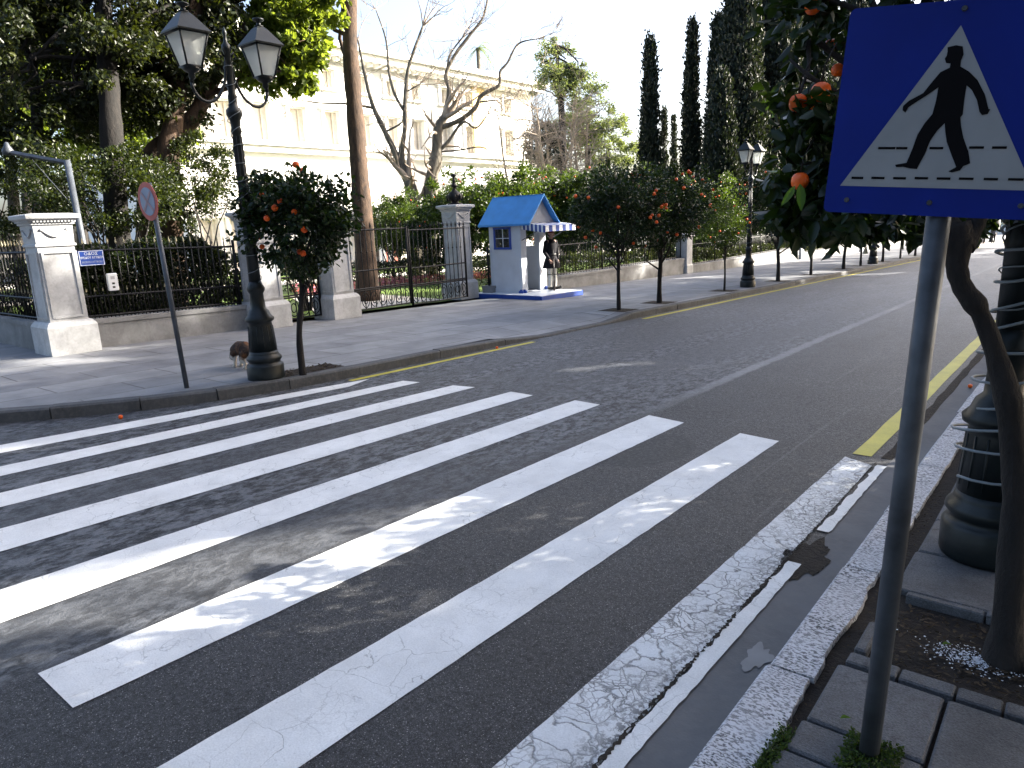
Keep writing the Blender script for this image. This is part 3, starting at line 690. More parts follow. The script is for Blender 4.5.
for i, y in enumerate(FP):
    t = empty('square_pillar', (-12.6, y, gz(y) + .12), 0, ['first plain square white pillar of the far fence, right of the sentry box', 'second plain square white pillar of the far fence', 'third plain square white pillar of the far fence', 'fourth plain square white pillar of the far fence, small with distance', 'farthest plain square white pillar of the far fence'][i], 'pillar', 'plain pillars of the far garden fence')
    mb = MB(); mb.sq([(.27, 0), (.27, .3), (.24, .34), (.24, 1.38)]); mb.build('shaft', M['marble'], t); mb = MB(); mb.sq([(.25, 1.38), (.3, 1.42), (.3, 1.5), (.2, 1.54)]); mb.build('cap', M['marble'], t)

def wallrun(x0, y0, x1, y1, ztop, label, slope=True, th=.32):
    mb = MB(); d = Vector((x1 - x0, y1 - y0)); L = d.length; d /= L; n = Vector((-d.y, d.x)) * th / 2
    def ring(z_off_b, z_off_t, k, lvl):
        pass
    def seg(hw, zb, zt):
        n2 = Vector((-d.y, d.x)) * hw; a, b = Vector((x0, y0)), Vector((x1, y1)); vs = []
        for zf in (zb, zt):
            for p in (a - n2, b - n2, b + n2, a + n2): vs.append((p.x, p.y, zf(p.y)))
        mb.add(vs, [(3, 2, 1, 0), (4, 5, 6, 7), (0, 1, 5, 4), (1, 2, 6, 5), (2, 3, 7, 6), (3, 0, 4, 7)])
    top = (lambda y: gz(y) + .12 + ztop) if slope else (lambda y: ztop)
    seg(th / 2, lambda y: gz(y) + .0, lambda y: top(y) - .07); seg(th / 2 + .02, lambda y: top(y) - .07, top)
    o = mb.build('garden_wall', M['wallstone']); return tag(o, label, 'wall')
WX = -12.36
wallrun(WX, 4.4, WX, 7.18, .45, 'low grey stone wall below the railings between corner pillar and lamp post')
wallrun(-12.47, 4.02, -30, 4.02, .45, 'low stained stone wall going left from the corner pillar')
def railing(pts, z0, z1, spacing, label, posts=True, slopef=None, double=True, gilt=True, name='iron_railing', rail2=None, cat='railing', rod=.011):
    """pts: two xy points; z0,z1 heights above top() line"""
    (x0, y0), (x1, y1) = pts; L = math.hypot(x1 - x0, y1 - y0); n = int(L / spacing); base = slopef or (lambda y: gz(y) + .12)
    t = empty(name, (x0, y0, base(y0)), 0, label, cat); ob = Vector((x0, y0, base(y0)))
    bars = MB(); tips = MB(); rails = MB()
    def P(s, z): 
        x, y = x0 + (x1 - x0) * s, y0 + (y1 - y0) * s; return Vector((x, y, base(y) + z)) - ob
    for i in range(n + 1):
        s = (i + .5) / (n + 1); bars.tube([P(s, z0), P(s, z1)], rod, 5)
        tips.lathe([(.004, 0), (.017, .025), (.014, .04), (.001, .10)], 5, tuple(P(s, z1)), False)
        if double:
            s2 = (i + 1.0) / (n + 1); zz = z0 + (z1 - z0) * .36; bars.tube([P(s2, z0), P(s2, zz)], rod * .8, 4); tips.lathe([(.004, 0), (.013, .02), (.001, .07)], 4, tuple(P(s2, zz)), False)
    rl = [z0 + .04, z1 - .1] + ([z0 + (z1 - z0) * .3] if double else []) + (rail2 or [])
    for z in rl: rails.tube([P(0, z), P(1, z)], .018, 4, smooth=False)
    if posts:
        k = max(1, int(L / 2.4))
        for i in range(k + 1): s = min(max(i / k, .004), .996); rails.tube([P(s, z0 - .02), P(s, z1 + .02)], .026, 6)
    bars.build('bars', M['iron'], t); tips.build('spear_tips', M['gilt'] if gilt else M['iron'], t); rails.build('rails', M['iron'], t); return t
railing([(WX, 4.42), (WX, 7.15)], .45, 1.62, .125, 'black iron railing with pale spear tips between corner pillar and lamp post')
railing([(-12.5, 4.02), (-30, 4.02)], .45, 1.62, .15, 'black iron railing going left behind the corner pillar')
def gate_leaf(t, y0, y1, ztop, x, arch=0.0):
    b = gz((y0 + y1) / 2) + .14; L = y1 - y0; mb = MB(); n = max(4, int(L / .14)); o0 = t.location
    def P(y, z): return Vector((x - o0.x, y - o0.y, b + z - o0.z))
    tp = lambda y: ztop
    for i in range(n + 1):
        y = y0 + L * i / n; mb.tube([P(y, .04), P(y, tp(y))], .028 if i in (0, n) else .011, 6 if i in (0, n) else 5)
        mb.lathe([(.006, 0), (.024, .04), (.018, .06), (.001, .14)], 5, tuple(P(y, tp(y))), False)
        if 0 < i < n: mb.ball(P(y, ztop * .72), .022, 6)
    for z in (.06, .48, .52, ztop * .5, ztop - .04): mb.tube([P(y0, z), P(y1, z)], .018, 4, smooth=False)
    o = mb.build('gate_leaf', M['iron'], t)
    mb = MB(); k = max(3, int(L / .22)); wd = L / k      # scroll panel
    for i in range(k):
        c = y0 + wd * (i + .5)
        for r in (.17, .09): 
            mb.tube([P(c + r * min(1, wd / .4) * math.cos(q * math.pi / 7), .27 + r * math.sin(q * math.pi / 7)) for q in range(15)], .011, 4, caps=False)
    mb.build('scroll_panel', M['iron'], o)
t = empty('iron_gate', (-12.45, 9.56, gz(9.56) + .14), 0, 'wide double black iron gate between the orange tree and the urn pillar', 'gate')
gate_leaf(t, 9.58, 11.54, 1.82, -12.45); gate_leaf(t, 11.60, 13.50, 1.82, -12.45)
t = empty('iron_gate', (-12.3, 7.85, gz(7.85) + .14), 0, 'narrow black iron side gate between two marble pillars behind the lamp post', 'gate')
gate_leaf(t, 7.86, 8.88, 1.75, -12.3)
lv1 = .03
wallrun(-12.6, 14.45, -12.6, 26.08, lv1, 'grey garden wall running behind the sentry box with level top', slope=False)
for (a, b, zt, lab) in ((26.6, 40.05, -.31, 'grey garden wall panel between first and second far pillars'), (40.55, 52.75, -.66, 'grey garden wall panel between second and third far pillars'), (53.3, 67.6, -1.0, 'grey garden wall panel between third and fourth far pillars'), (68.2, 81.7, -1.4, 'last grey garden wall panel far down the street')):
    wallrun(-12.6, a, -12.6, b, zt, lab, slope=False)
lvf = lambda z: (lambda y: z)
for (a, b, z, lab) in ((14.5, 26.05, lv1, 'black railing on the wall behind the sentry box and guard'), (26.6, 40.0, -.31, 'black railing between first and second far pillars'), (40.6, 52.7, -.66, 'black railing between second and third far pillars'), (53.3, 67.6, -1.0, 'black railing between third and fourth far pillars')):
    railing([(-12.6, a), (-12.6, b)], 0, 1.0 if a < 20 else .9, .16, lab, slopef=lvf(z), double=False, gilt=False)

# street name plaque on the railing
def text_mesh(s, size, mat, parent, loc, rot, name='lettering', sx=1.0):
    cu = bpy.data.curves.new('t', 'FONT'); cu.body = s; cu.size = size; cu.align_x = 'CENTER'; cu.align_y = 'CENTER'; cu.extrude = .0012; cu.offset = .0006
    o = bpy.data.objects.new('t', cu); COL.objects.link(o); bpy.context.view_layer.update()
    me = bpy.data.meshes.new_from_object(o.evaluated_get(bpy.context.evaluated_depsgraph_get())); bpy.data.objects.remove(o)
    me.materials.clear(); me.materials.append(mat); r = link(name, me, parent, loc); r.rotation_euler = rot; r.scale = (sx, 1, 1); return r
pc = onX(91.5, 258, WX + .05)
t = empty('street_name_plaque', pc, 0, 'blue enamel street name plaque with white Greek lettering on the railing', 'street sign')
mb = MB(); mb.box((0, 0, 0), (.012, .37, .235), bev=.005); mb.build('plate', M['plaque'], t)
mb = MB()
for z in (-.108, .108): mb.box((.008, 0, z), (.004, .35, .008))
for y in (-.174, .174): mb.box((.008, y, 0), (.004, .008, .208))
mb.build('border', M['plaque_white'], t)
RT = (R(90), 0, R(90))
text_mesh('ΟΔΟΣ', .06, M['plaque_white'], t, (.008, 0, .066), RT, sx=1.2)
text_mesh('ΗΡΩΔΟΥ ΑΤΤΙΚΟΥ', .048, M['plaque_white'], t, (.008, 0, .005), RT, sx=.84)
text_mesh('IRODOU ATTIKOU', .042, simple('dull_white_enamel', (.35, .4, .5)), t, (.008, 0, -.062), RT, sx=.84)
pc = onX(112.5, 282, WX + .10)
t = empty('entry_intercom', pc, 0, 'small white intercom box with two dark buttons fixed on the railing', 'intercom')
mb = MB(); mb.box((0, 0, 0), (.06, .15, .28), bev=.01); mb.build('casing', M['white_box'], t)
for z in (-.02, -.08):
    mb = MB(); mb.box((.032, 0, z), (.008, .04, .03), bev=.003); mb.build('button', M['black'], t)
mb = MB(); mb.box((.031, 0, .07), (.004, .06, .05)); mb.build('speaker_grille', simple('grey_plastic', (.4, .4, .42)), t)

# round sign on leaning pole
b = g(187, 388, .12); dep = float(np.dot(CM.T @ (np.array(b) - np.array([0, 0, EYE])), [0, 0, 1])); topp = px(149, 183, dep * .985)
d2 = Vector((topp.x, topp.y, 0)) - Vector((b.x, b.y, 0))
t = empty('round_traffic_sign', b, 0, 'small faded red and blue round traffic sign on a leaning grey pole', 'traffic sign')
mb = MB(); mb.tube([(0, 0, -.02), topp - b], .026, 10); mb.build('pole', M['galv_dark'], t)
n_ = Vector((.03, -.99, -.05)).normalized(); rot = n_.to_track_quat('Z', 'Y').to_matrix(); ax = (topp - b).normalized()
cc = (topp - b) - ax * .20 + n_ * .045
def disc(r0, r1, th, off, mat, nm, par):
    mb = MB(); vs = []; fs = []; N = 32
    for zz in (off, off + th):
        for rr_ in (r0, r1):
            for k in range(N): q = 2 * math.pi * k / N; vs.append(rot @ Vector((rr_ * math.cos(q), rr_ * math.sin(q), zz)) + cc)
    for k in range(N):
        j = (k + 1) % N; fs += [(2 * N + k, 3 * N + k, 3 * N + j, 2 * N + j), (N + k, N + j, 3 * N + j, 3 * N + k), (k, j, N + j, N + k)]
    mb.add(vs, fs); return mb.build(nm, mat, par)
plate = disc(.0001, .205, .006, 0, M['red'], 'sign_plate', t)
disc(.0001, .15, .004, .007, M['pale_blue'], 'sign_face', plate)
mb = MB()
for a_ in (45, -45): mb.box(rot @ Vector((0, 0, .014)) + cc, (.28, .03, .003), rot=rot @ Matrix.Rotation(R(a_), 3, 'Z'))
mb.build('crossed_bars', simple('washed_out_red', (.40, .27, .30), .5), plate)

# ------------------------------------------------------------------ street lamps
def lantern(t, c, s=1.0):
    """c: bottom centre"""
    a = .088 * s; b_ = .168 * s; h = .36 * s; mb = MB(); c = Vector(c)
    cr = [(-1, -1), (1, -1), (1, 1), (-1, 1)]
    for x, y in cr: mb.tube([c + Vector((x * a, y * a, .03)), c + Vector((x * b_, y * b_, .03 + h))], .011, 5)
    for k in range(4):
        p, q = cr[k], cr[(k + 1) % 4]
        mb.tube([c + Vector((p[0] * a, p[1] * a, .03)), c + Vector((q[0] * a, q[1] * a, .03))], .013, 5); mb.tube([c + Vector((p[0] * b_, p[1] * b_, .03 + h)), c + Vector((q[0] * b_, q[1] * b_, .03 + h))], .014, 5)
    mb.lathe([(.02, -.09), (.035, -.07), (.03, -.03), (.07, -.01), (.1, .02), (.02, .03)], 10, tuple(c)); f = mb.build('lantern', M['lamp'], t)
    mb = MB()
    for k in range(4):
        p, q = cr[k], cr[(k + 1) % 4]; e = .97
        mb.quad(c + Vector((p[0] * a * e, p[1] * a * e, .035)), c + Vector((q[0] * a * e, q[1] * a * e, .035)), c + Vector((q[0] * b_ * e, q[1] * b_ * e, .03 + h)), c + Vector((p[0] * b_ * e, p[1] * b_ * e, .03 + h)))
    mb.build('glass_pane', M['glass'], f)
    mb = MB(); mb.lathe([(.02, .05), (.03, .15), (.02, .26)], 8, tuple(c)); mb.build('bulb', M['plaque_white'], f)
    mb = MB(); mb.sq([(b_ + .028, .03 + h), (b_ + .03, .045 + h), (b_ * .93, .1 + h), (b_ * .45, .20 + h), (b_ * .3, .225 + h)], tuple(c)); mb.lathe([(.04, .225 + h), (.05, .24 + h), (.022, .25 + h), (.025, .28 + h), (.065, .3 + h), (.06, .315 + h), (.01, .325 + h)], 10, tuple(c)); mb.build('lantern_roof', M['lamp'], f)
def street_lamp(x, y, dz, label, wire=14):
    t = empty('street_lamp', (x, y, gz(y) + dz), 0, label, 'street lamp', 'double lantern street lamps')
    mb = MB(); mb.lathe([(.205, 0), (.21, .02), (.21, .16), (.195, .18), (.175, .19), (.18, .21), (.2, .235), (.195, .26), (.17, .285), (.165, .30), (.158, .33)], 28); mb.build('base_ring', M['lamp'], t)
    mb = MB(); mb.lathe([(.158, .33), (.135, .62), (.13, .66), (.16, .68), (.165, .71), (.135, .74), (.115, .79), (.085, .82), (.08, .90), (.075, .99), (.095, 1.02), (.10, 1.05), (.08, 1.09), (.066, 1.13)], 28)
    for k in range(14): q = 2 * math.pi * k / 14; mb.tube([(.152 * math.cos(q), .152 * math.sin(q), .36), (.134 * math.cos(q), .134 * math.sin(q), .62)], .007, 4)
    mb.build('pedestal', M['lamp'], t)
    mb = MB(); mb.lathe([(.066, 1.13), (.062, 1.5), (.068, 1.52), (.062, 1.54), (.052, 2.2), (.046, 2.72), (.06, 2.75), (.05, 2.79), (.055, 2.86), (.085, 2.92), (.082, 2.97), (.05, 3.0), (.045, 3.06), (.05, 3.1), (.04, 3.14), (.034, 3.54), (.05, 3.57), (.045, 3.62), (.02, 3.65), (.015, 3.71), (.026, 3.74), (.004, 3.80)], 20)
    for k in range(8): q = 2 * math.pi * k / 8; mb.tube([(.06 * math.cos(q), .06 * math.sin(q), 1.56), (.048 * math.cos(q), .048 * math.sin(q), 2.7)], .006, 4)
    mb.build('shaft', M['lamp'], t)
    for sg in (-1, 1):
        mb = MB(); pts = []
        for i in range(15):
            q = i / 14 * math.pi * .98; pts.append((0, sg * (.03 + .205 * (1 - math.cos(q))), 3.46 - .30 * math.sin(q) - .24 * i / 14))
        mb.tube(pts, .016, 8); mb.tube([(0, sg * .035, 3.5), (0, sg * .075, 3.56), (0, sg * .10, 3.52), (0, sg * .07, 3.49)], .010, 6)
        mb.tube([(0, sg * .435, 3.20), (0, sg * .435, 3.27)], .02, 8); mb.build('arm', M['lamp'], t)
        lantern(t, (0, sg * .425, 3.32), .88)
    if wire:
        mb = MB(); pts = []; N = wire * 14
        for i in range(N + 1):
            q = 2 * math.pi * i / 14; z = 1.12 + 2.3 * i / N; r_ = .078 - .028 * (z - 1.12) / 2.3 + (.03 if 2.88 < z < 3 else 0); pts.append((r_ * math.cos(q), r_ * math.sin(q), z + .03 * math.sin(i * .37)))
        mb.tube(pts, .0042, 4); mb.build('light_string', M['cable'], t)
    return t
LL = ['near double lantern street lamp on the left pavement with a light string round its shaft', 'double lantern street lamp farther down the left pavement between orange trees', 'third double lantern street lamp far down the left pavement', 'fourth street lamp far down the left pavement', 'fifth street lamp near the end of the street', 'farthest street lamp at the end of the street']
lamp0 = street_lamp(-7.42, 4.5, .12, LL[0])
for i, y in enumerate(LAMPS_Y[1:]):
    c = copy_tree(lamp0); c.location = (-7.55, y, gz(y) + .12); c['label'] = LL[i + 1]
c = copy_tree(lamp0); lr = g(988, 553, .05); c.location = (-.265, 3.98, gz(3.98) + .05); c['label'] = 'dark green street lamp post close on the right wrapped with loose pale cable'
# loose cable loops on the right lamp
mb = MB(); rr = random.Random(3); pts = []
for i in range(15 * 16):
    q = 2 * math.pi * i / 16; z = .35 + 1.75 * i / (15 * 16); r_ = (.19 if z < .74 else .13 if z < 1.12 else .088) + .012 * math.sin(i * .21); pts.append((r_ * math.cos(q), r_ * math.sin(q), z + .02 * math.sin(i * .3)))
mb.tube(pts[10:], .007, 6); mb.build('cable_coil', M['cable'], c)

# ------------------------------------------------------------------ pedestrian sign (foreground)
SC_ = Vector((-.322, 2.108, 1.8666)); U = Vector((.9854, .1447, -.0898)); V = Vector((.0972, -.0447, .9943)); N = Vector((.1399, -.9885, -.0581))
MAN = [(-0.0254, 0.1774), (-0.0046, 0.1815), (0.0124, 0.1774), (0.0183, 0.156), (0.0148, 0.1396), (0.016, 0.1243), (0.0399, 0.1095), (0.0652, 0.0855), (0.0898, 0.0464), (0.1059, 0.0075), (0.1104, 0.0059), (0.1063, -0.0064), (0.0927, -0.0093), (0.0847, 0.0002), (0.0734, 0.0315), (0.0558, 0.0591), (0.0406, 0.0727), (0.0413, 0.0363), (0.0445, -0.0069), (0.0401, -0.0147), (0.0456, -0.0385), (0.057, -0.0705), (0.0771, -0.1107), (0.0871, -0.143), (0.0711, -0.1513), (0.0644, -0.1637), (0.0447, -0.1699), (0.0353, -0.1667), (0.0532, -0.1541), (0.0368, -0.1231), (0.0165, -0.0825), (0.008, -0.0542), (0.0025, -0.03), (-0.0128, -0.05), (-0.0268, -0.0784), (-0.0353, -0.1196), (-0.0442, -0.1446), (-0.0492, -0.1615), (-0.0674, -0.1601), (-0.0877, -0.1553), (-0.1073, -0.1565), (-0.1107, -0.1497), (-0.0802, -0.1434), (-0.071, -0.1031), (-0.0637, -0.0618), (-0.05, -0.0293), (-0.0339, -0.0038), (-0.0305, 0.0344), (-0.0305, 0.0698), (-0.0587, 0.0471), (-0.0858, 0.0279), (-0.1007, 0.0161), (-0.1061, 0.0016), (-0.1149, 0.0083), (-0.1153, 0.0205), (-0.1021, 0.0347), (-0.0675, 0.0553), (-0.0487, 0.0862), (-0.0323, 0.1112), (-0.0102, 0.1225), (-0.0106, 0.1332), (-0.0218, 0.1353), (-0.0274, 0.1471), (-0.0236, 0.1545), (-0.0234, 0.1659)]
TRI = [(-0.0015, 0.2335), (-0.2592, -0.2164), (0.2562, -0.2164)]
DASH = [(-.1653, -.1175, -.1008), (-.1183 + .003, -.0846, -.1008), (-.0255, .0106, -.1004), (.0764, .1137, -.0985), (.1335, .1698, -.0985), (-.2287, -.1946, -.191), (-.1716, -.1342, -.190), (-.1101, -.0745, -.1895), (-.0511, -.0149, -.188), (.008, .044, -.1878), (.0656, .1035, -.187), (.1289, .1644, -.1866), (.189, .2269, -.186)]
kk = .825
pb = g(868, 752, .05) + Vector((0, 0, -.02)); ptop = SC_ + V * .262 - N * .066
t = empty('pedestrian_crossing_sign', pb, 0, 'square blue pedestrian crossing sign with walking man in a white triangle on a grey pole', 'traffic sign')
mb = MB(); mb.tube([Vector((0, 0, -.05)), ptop - pb], .029, 20); mb.build('pole', M['galv'], t)
def W2(u, v, n): return SC_ - pb + (U * u + V * v) * kk + N * n
def plane_poly(poly, z0, z1, mat, nm, par, tri=False):
    from mathutils.geometry import tessellate_polygon
    bm = bmesh.new(); vs = [bm.verts.new(W2(u, v, z1)) for u, v in poly]
    for tr_ in tessellate_polygon([[Vector((u, v, 0)) for u, v in poly]]):
        try: bm.faces.new([vs[i] for i in tr_])
        except ValueError: pass
    ret = bmesh.ops.extrude_face_region(bm, geom=list(bm.faces)); vv = [e for e in ret['geom'] if isinstance(e, bmesh.types.BMVert)]
    bmesh.ops.translate(bm, verts=vv, vec=N * (z0 - z1)); bmesh.ops.recalc_face_normals(bm, faces=bm.faces)
    me = bpy.data.meshes.new(nm); bm.to_mesh(me); bm.free(); me.materials.append(mat); return link(nm, me, par)
hw = .3; rcn = .018; poly = []
for cx_, cy_, a0 in ((hw - rcn, hw - rcn, 0), (-hw + rcn, hw - rcn, 90), (-hw + rcn, -hw + rcn, 180), (hw - rcn, -hw + rcn, 270)):
    for k in range(5): q = R(a0 + k * 22.5); poly.append((cx_ + rcn * math.cos(q), cy_ + rcn * math.sin(q)))
plate = plane_poly(poly, -.012, 0, M['sign_blue'], 'sign_plate', t)
plane_poly(TRI, .0006, .0014, M['sign_white'], 'triangle', plate); 
plane_poly(MAN, .0018, .0026, M['sign_black'], 'walking_figure', plate)
for u0, u1, v0 in DASH: plane_poly([(u0, v0 - .0035), (u1, v0 - .0035), (u1, v0 + .0035), (u0, v0 + .0035)], .0018, .0024, M['sign_black'], 'crossing_dash', plate)
rotN = N.to_track_quat('Z', 'Y').to_matrix()
for u_, v_ in ((0, .277), (-.234, -.26), (0, -.26), (.234, -.26)):
    mb = MB(); c = W2(u_, v_, 0); mb.tube([c, c + N * .006], [.007, .005], 8, smooth=False); mb.build('bolt', M['galv'], plate)
for v_ in (.2, -.24):
    mb = MB(); c = W2(0, v_, -.02); mb.box(c, (.09, .035, .02), rot=rotN); mb.build('clamp', M['galv'], t)

# ------------------------------------------------------------------ sentry box
BX0, BX1, BY0, BY1 = -12.58, -11.52, 14.62, 15.70
bz = gz(14.9) + .12
pf = empty('sentry_platform', (-11.6, 15.0, bz - .01), 0, 'low white platform with blue painted edge under the sentry box and guard', 'platform')
mb = MB(); poly = [(-1.35, -.75), (1.05, -.85), (1.18, .8), (-1.35, .85)]; mb.prism(poly, .0, .125); mb.build('edge', M['trim_blue'], pf)
mb = MB(); mb.prism([(x * .985, y * .98) for x, y in poly], .127, .135); mb.build('top', M['booth_white'], pf)
bt = empty('sentry_box', ((BX0 + BX1) / 2, (BY0 + BY1) / 2, bz + .125), 0, 'white wooden sentry box with bright blue gable roof and striped awning', 'sentry box')
hx, hy, H = (BX1 - BX0) / 2, (BY1 - BY0) / 2, 1.78; th = .05
mb = MB()   # side wall with window hole (facing viewer, -Y)
wx0, wx1, wz0, wz1 = -.32, .18, 1.17, 1.66
for x0, x1, z0, z1 in ((-hx, wx0, 0, H), (wx1, hx, 0, H), (wx0, wx1, 0, wz0), (wx0, wx1, wz1, H)): mb.box(((x0 + x1) / 2, -hy + th / 2, (z0 + z1) / 2), (x1 - x0, th, z1 - z0))
mb.build('side_wall', M['booth_white'], bt); mb = MB()
for x0, x1, z0, z1 in ((-hx, wx0, 0, H), (wx1, hx, 0, H), (wx0, wx1, 0, wz0), (wx0, wx1, wz1, H)): mb.box(((x0 + x1) / 2, hy - th / 2, (z0 + z1) / 2), (x1 - x0, th, z1 - z0))
mb.build('side_wall', M['booth_white'], bt)
mb = MB(); wy0, wy1 = -.2, .25
for y0, y1, z0, z1 in ((-hy + th, wy0, 0, H), (wy1, hy - th, 0, H), (wy0, wy1, 0, 1.15), (wy0, wy1, 1.66, H)): mb.box((-hx + th / 2, (y0 + y1) / 2, (z0 + z1) / 2), (th, y1 - y0, z1 - z0))
mb.build('back_wall', M['inner'], bt)
mb = MB()   # front jambs, lintel
mb.box((hx - .03, -hy + .14 + .003, H / 2), (.06, .18, H)); mb.box((hx - .03, hy - .17, H / 2), (.06, .23, H)); mb.box((hx - .03, -.02, H - .03), (.055, .70, .14)); mb.build('front_frame', M['booth_white'], bt)
mb = MB(); mb.box((0, 0, .01), (2 * hx - .12, 2 * hy - .12, .02)); mb.build('floor_board', M['inner'], bt)
for sgn in (-1,):
    mb = MB(); c0 = -hy - .012; cx_ = (wx0 + wx1) / 2; cz = (wz0 + wz1) / 2; w_, h_ = wx1 - wx0, wz1 - wz0
    mb.box((cx_, c0, wz0 - .015), (w_ + .09, .03, .05)); mb.box((cx_, c0, wz1 + .015), (w_ + .09, .03, .05)); mb.box((wx0 - .015, c0, cz), (.05, .029, h_ - .02)); mb.box((wx1 + .015, c0, cz), (.05, .029, h_ - .02))
    fw = mb.build('window', M['trim_blue'], bt)
    gm, gn, gb, go = newmat('clear_window'); gb.inputs['Base Color'].default_value = (.02, .025, .03, 1); gb.inputs['Roughness'].default_value = .06; tt = NT(gn)
    tp = tt.nd('ShaderNodeBsdfTransparent'); mx = tt.nd('ShaderNodeMixShader'); mx.inputs[0].default_value = .5; tt.ln(gb.outputs[0], mx.inputs[1]); tt.ln(tp.outputs[0], mx.inputs[2]); tt.ln(mx.outputs[0], go.inputs[0])
    mb = MB(); mb.box((cx_, -hy + .02, cz), (w_, .006, h_)); mb.build('pane', gm, fw)
    mb = MB(); mb.box((cx_, -hy + .012, cz), (.02, .01, h_)); mb.box((cx_, -hy + .012, cz), (w_, .009, .02)); mb.build('glazing_bar', M['booth_white'], fw)
mb = MB()
for x, y in ((hx - .02, -hy - .03), (-hx + .05, -hy - .03), (hx + .03, -hy + .05), (hx + .03, hy - .08)): mb.box((x, y, .03), (.14, .06, .06), bev=.01); mb.box((x, y, .07), (.05, .04, .05))
mb.build('corner_bracket', M['trim_blue'], bt)
# gable roof, ridge along X
mb = MB(); ov = .13; xa, xb = -hx - .26, hx + .40; zr = 2.43; ze = 1.72; th_ = .05; ey = hy + ov
for sg in (-1, 1):
    a = [(xa, sg * ey, ze), (xb, sg * ey, ze), (xb, sg * .012, zr), (xa, sg * .012, zr)]
    mb.add(a + [(x, y, z + th_) for x, y, z in a], [(0, 1, 2, 3), (4, 7, 6, 5), (0, 4, 5, 1), (1, 5, 6, 2), (2, 6, 7, 3), (3, 7, 4, 0)])
mb.box(((xa + xb) / 2, 0, zr + .04), (xb - xa, .05, .04)); ro = mb.build('roof', M['booth_blue'], bt); recalc(ro)
mb = MB()
for x in (hx + .26, -hx + .03):
    mb = MB(); mb.add([(x - .02, -hy, H), (x - .02, hy, H), (x - .02, 0, zr - .06), (x + .02, -hy, H), (x + .02, hy, H), (x + .02, 0, zr - .06)], [(0, 1, 2), (3, 5, 4), (0, 3, 4, 1), (1, 4, 5, 2), (2, 5, 3, 0)])
    recalc(mb.build('gable', M['inner'], bt))
mb = MB()   # striped awning: alternating cloth gores are separate strips of one mesh per colour
wht, blu = MB(), MB(); A0, A1 = hx + .02, hx + .78; zA, zB = 1.80, 1.70; ns = 12; ya, yb = -hy + .02, hy + .28
for i in range(9):
    y0 = ya + (yb - ya) * i / 9; y1 = ya + (yb - ya) * (i + 1) / 9; m_ = (wht, blu)[i % 2]
    m_.add([(A0, y0, zA), (A1, y0, zB), (A1, y1, zB), (A0, y1, zA), (A0, y0, zA - .008), (A1, y0, zB - .008), (A1, y1, zB - .008), (A0, y1, zA - .008)], [(0, 1, 2, 3), (7, 6, 5, 4), (0, 4, 5, 1), (3, 2, 6, 7)])
    m_.box((A1 + .004, (y0 + y1) / 2, zB - .075), (.008, y1 - y0, .15))
for i in range(12):
    x0 = A0 + (A1 - A0) * i / 12; x1 = A0 + (A1 - A0) * (i + 1) / 12; m_ = (wht, blu)[i % 2]
    f = lambda x: zA + (zB - zA) * (x - A0) / (A1 - A0)
    for yy in (ya, yb): m_.add([(x0, yy - .004, f(x0)), (x1, yy - .004, f(x1)), (x1, yy - .004, f(x1) - .16), ((x0 + x1) / 2, yy - .004, f(x0) - .185), (x0, yy - .004, f(x0) - .16)] + [(x0, yy + .004, f(x0)), (x1, yy + .004, f(x1)), (x1, yy + .004, f(x1) - .16), ((x0 + x1) / 2, yy + .004, f(x0) - .185), (x0, yy + .004, f(x0) - .16)], [(0, 1, 2, 3, 4), (9, 8, 7, 6, 5)])
aw = blu.build('awning', M['trim_blue'], bt); recalc(aw); wo_ = wht.build('white_stripes', M['plaque_white'], aw); recalc(wo_)
mb = MB()
for y in (ya + .03, yb - .03): mb = MB(); mb.tube([(hx, y, 1.35), (A1 - .03, y, zB - .02), (A1 - .02, y, zB - .015), (hx, y, 1.73)], .01, 6); mb.build('awning_arm', M['galv'], bt)
# ------------------------------------------------------------------ people
def blob(mb, name, mat, parent, voxel, smooth=6):
    o = mb.build(name, mat, parent); m = o.modifiers.new('skin', 'REMESH'); m.mode = 'VOXEL'; m.voxel_size = voxel; m.use_smooth_shade = True
    s = o.modifiers.new('soft', 'SMOOTH'); s.factor = .5; s.iterations = smooth; return o
def cap(mb, pts, rad, n=10):
    mb.tube(pts, rad, n); mb.ball(pts[0], rad[0] if hasattr(rad, '__len__') else rad, n); mb.ball(pts[-1], rad[-1] if hasattr(rad, '__len__') else rad, n)
def hand(mb, w, d, side, curl=.5):
    """w wrist, d direction of the hand (unit), side: unit vector to the thumb side"""
    w, d, side = Vector(w), Vector(d).normalized(), Vector(side).normalized(); nrm = d.cross(side)
    cap(mb, [w, w + d * .045], [.024, .033], 8); 
    for i, (o, L) in enumerate(((.027, .062), (.009, .072), (-.009, .067), (-.026, .052))):
        b_ = w + d * .07 + side * o; m1 = b_ + d * L * .5 + nrm * L * curl * .25; m2 = m1 + d * L * .28 + nrm * L * curl * .5
        cap(mb, [b_ - d * .02, b_, m1, m2], [.0095, .009, .0085, .007], 6)
    b_ = w + d * .02 + side * .025; cap(mb, [b_, b_ + side * .022 + d * .025, b_ + side * .03 + d * .055 + nrm * .01], [.012, .0105, .008], 6)
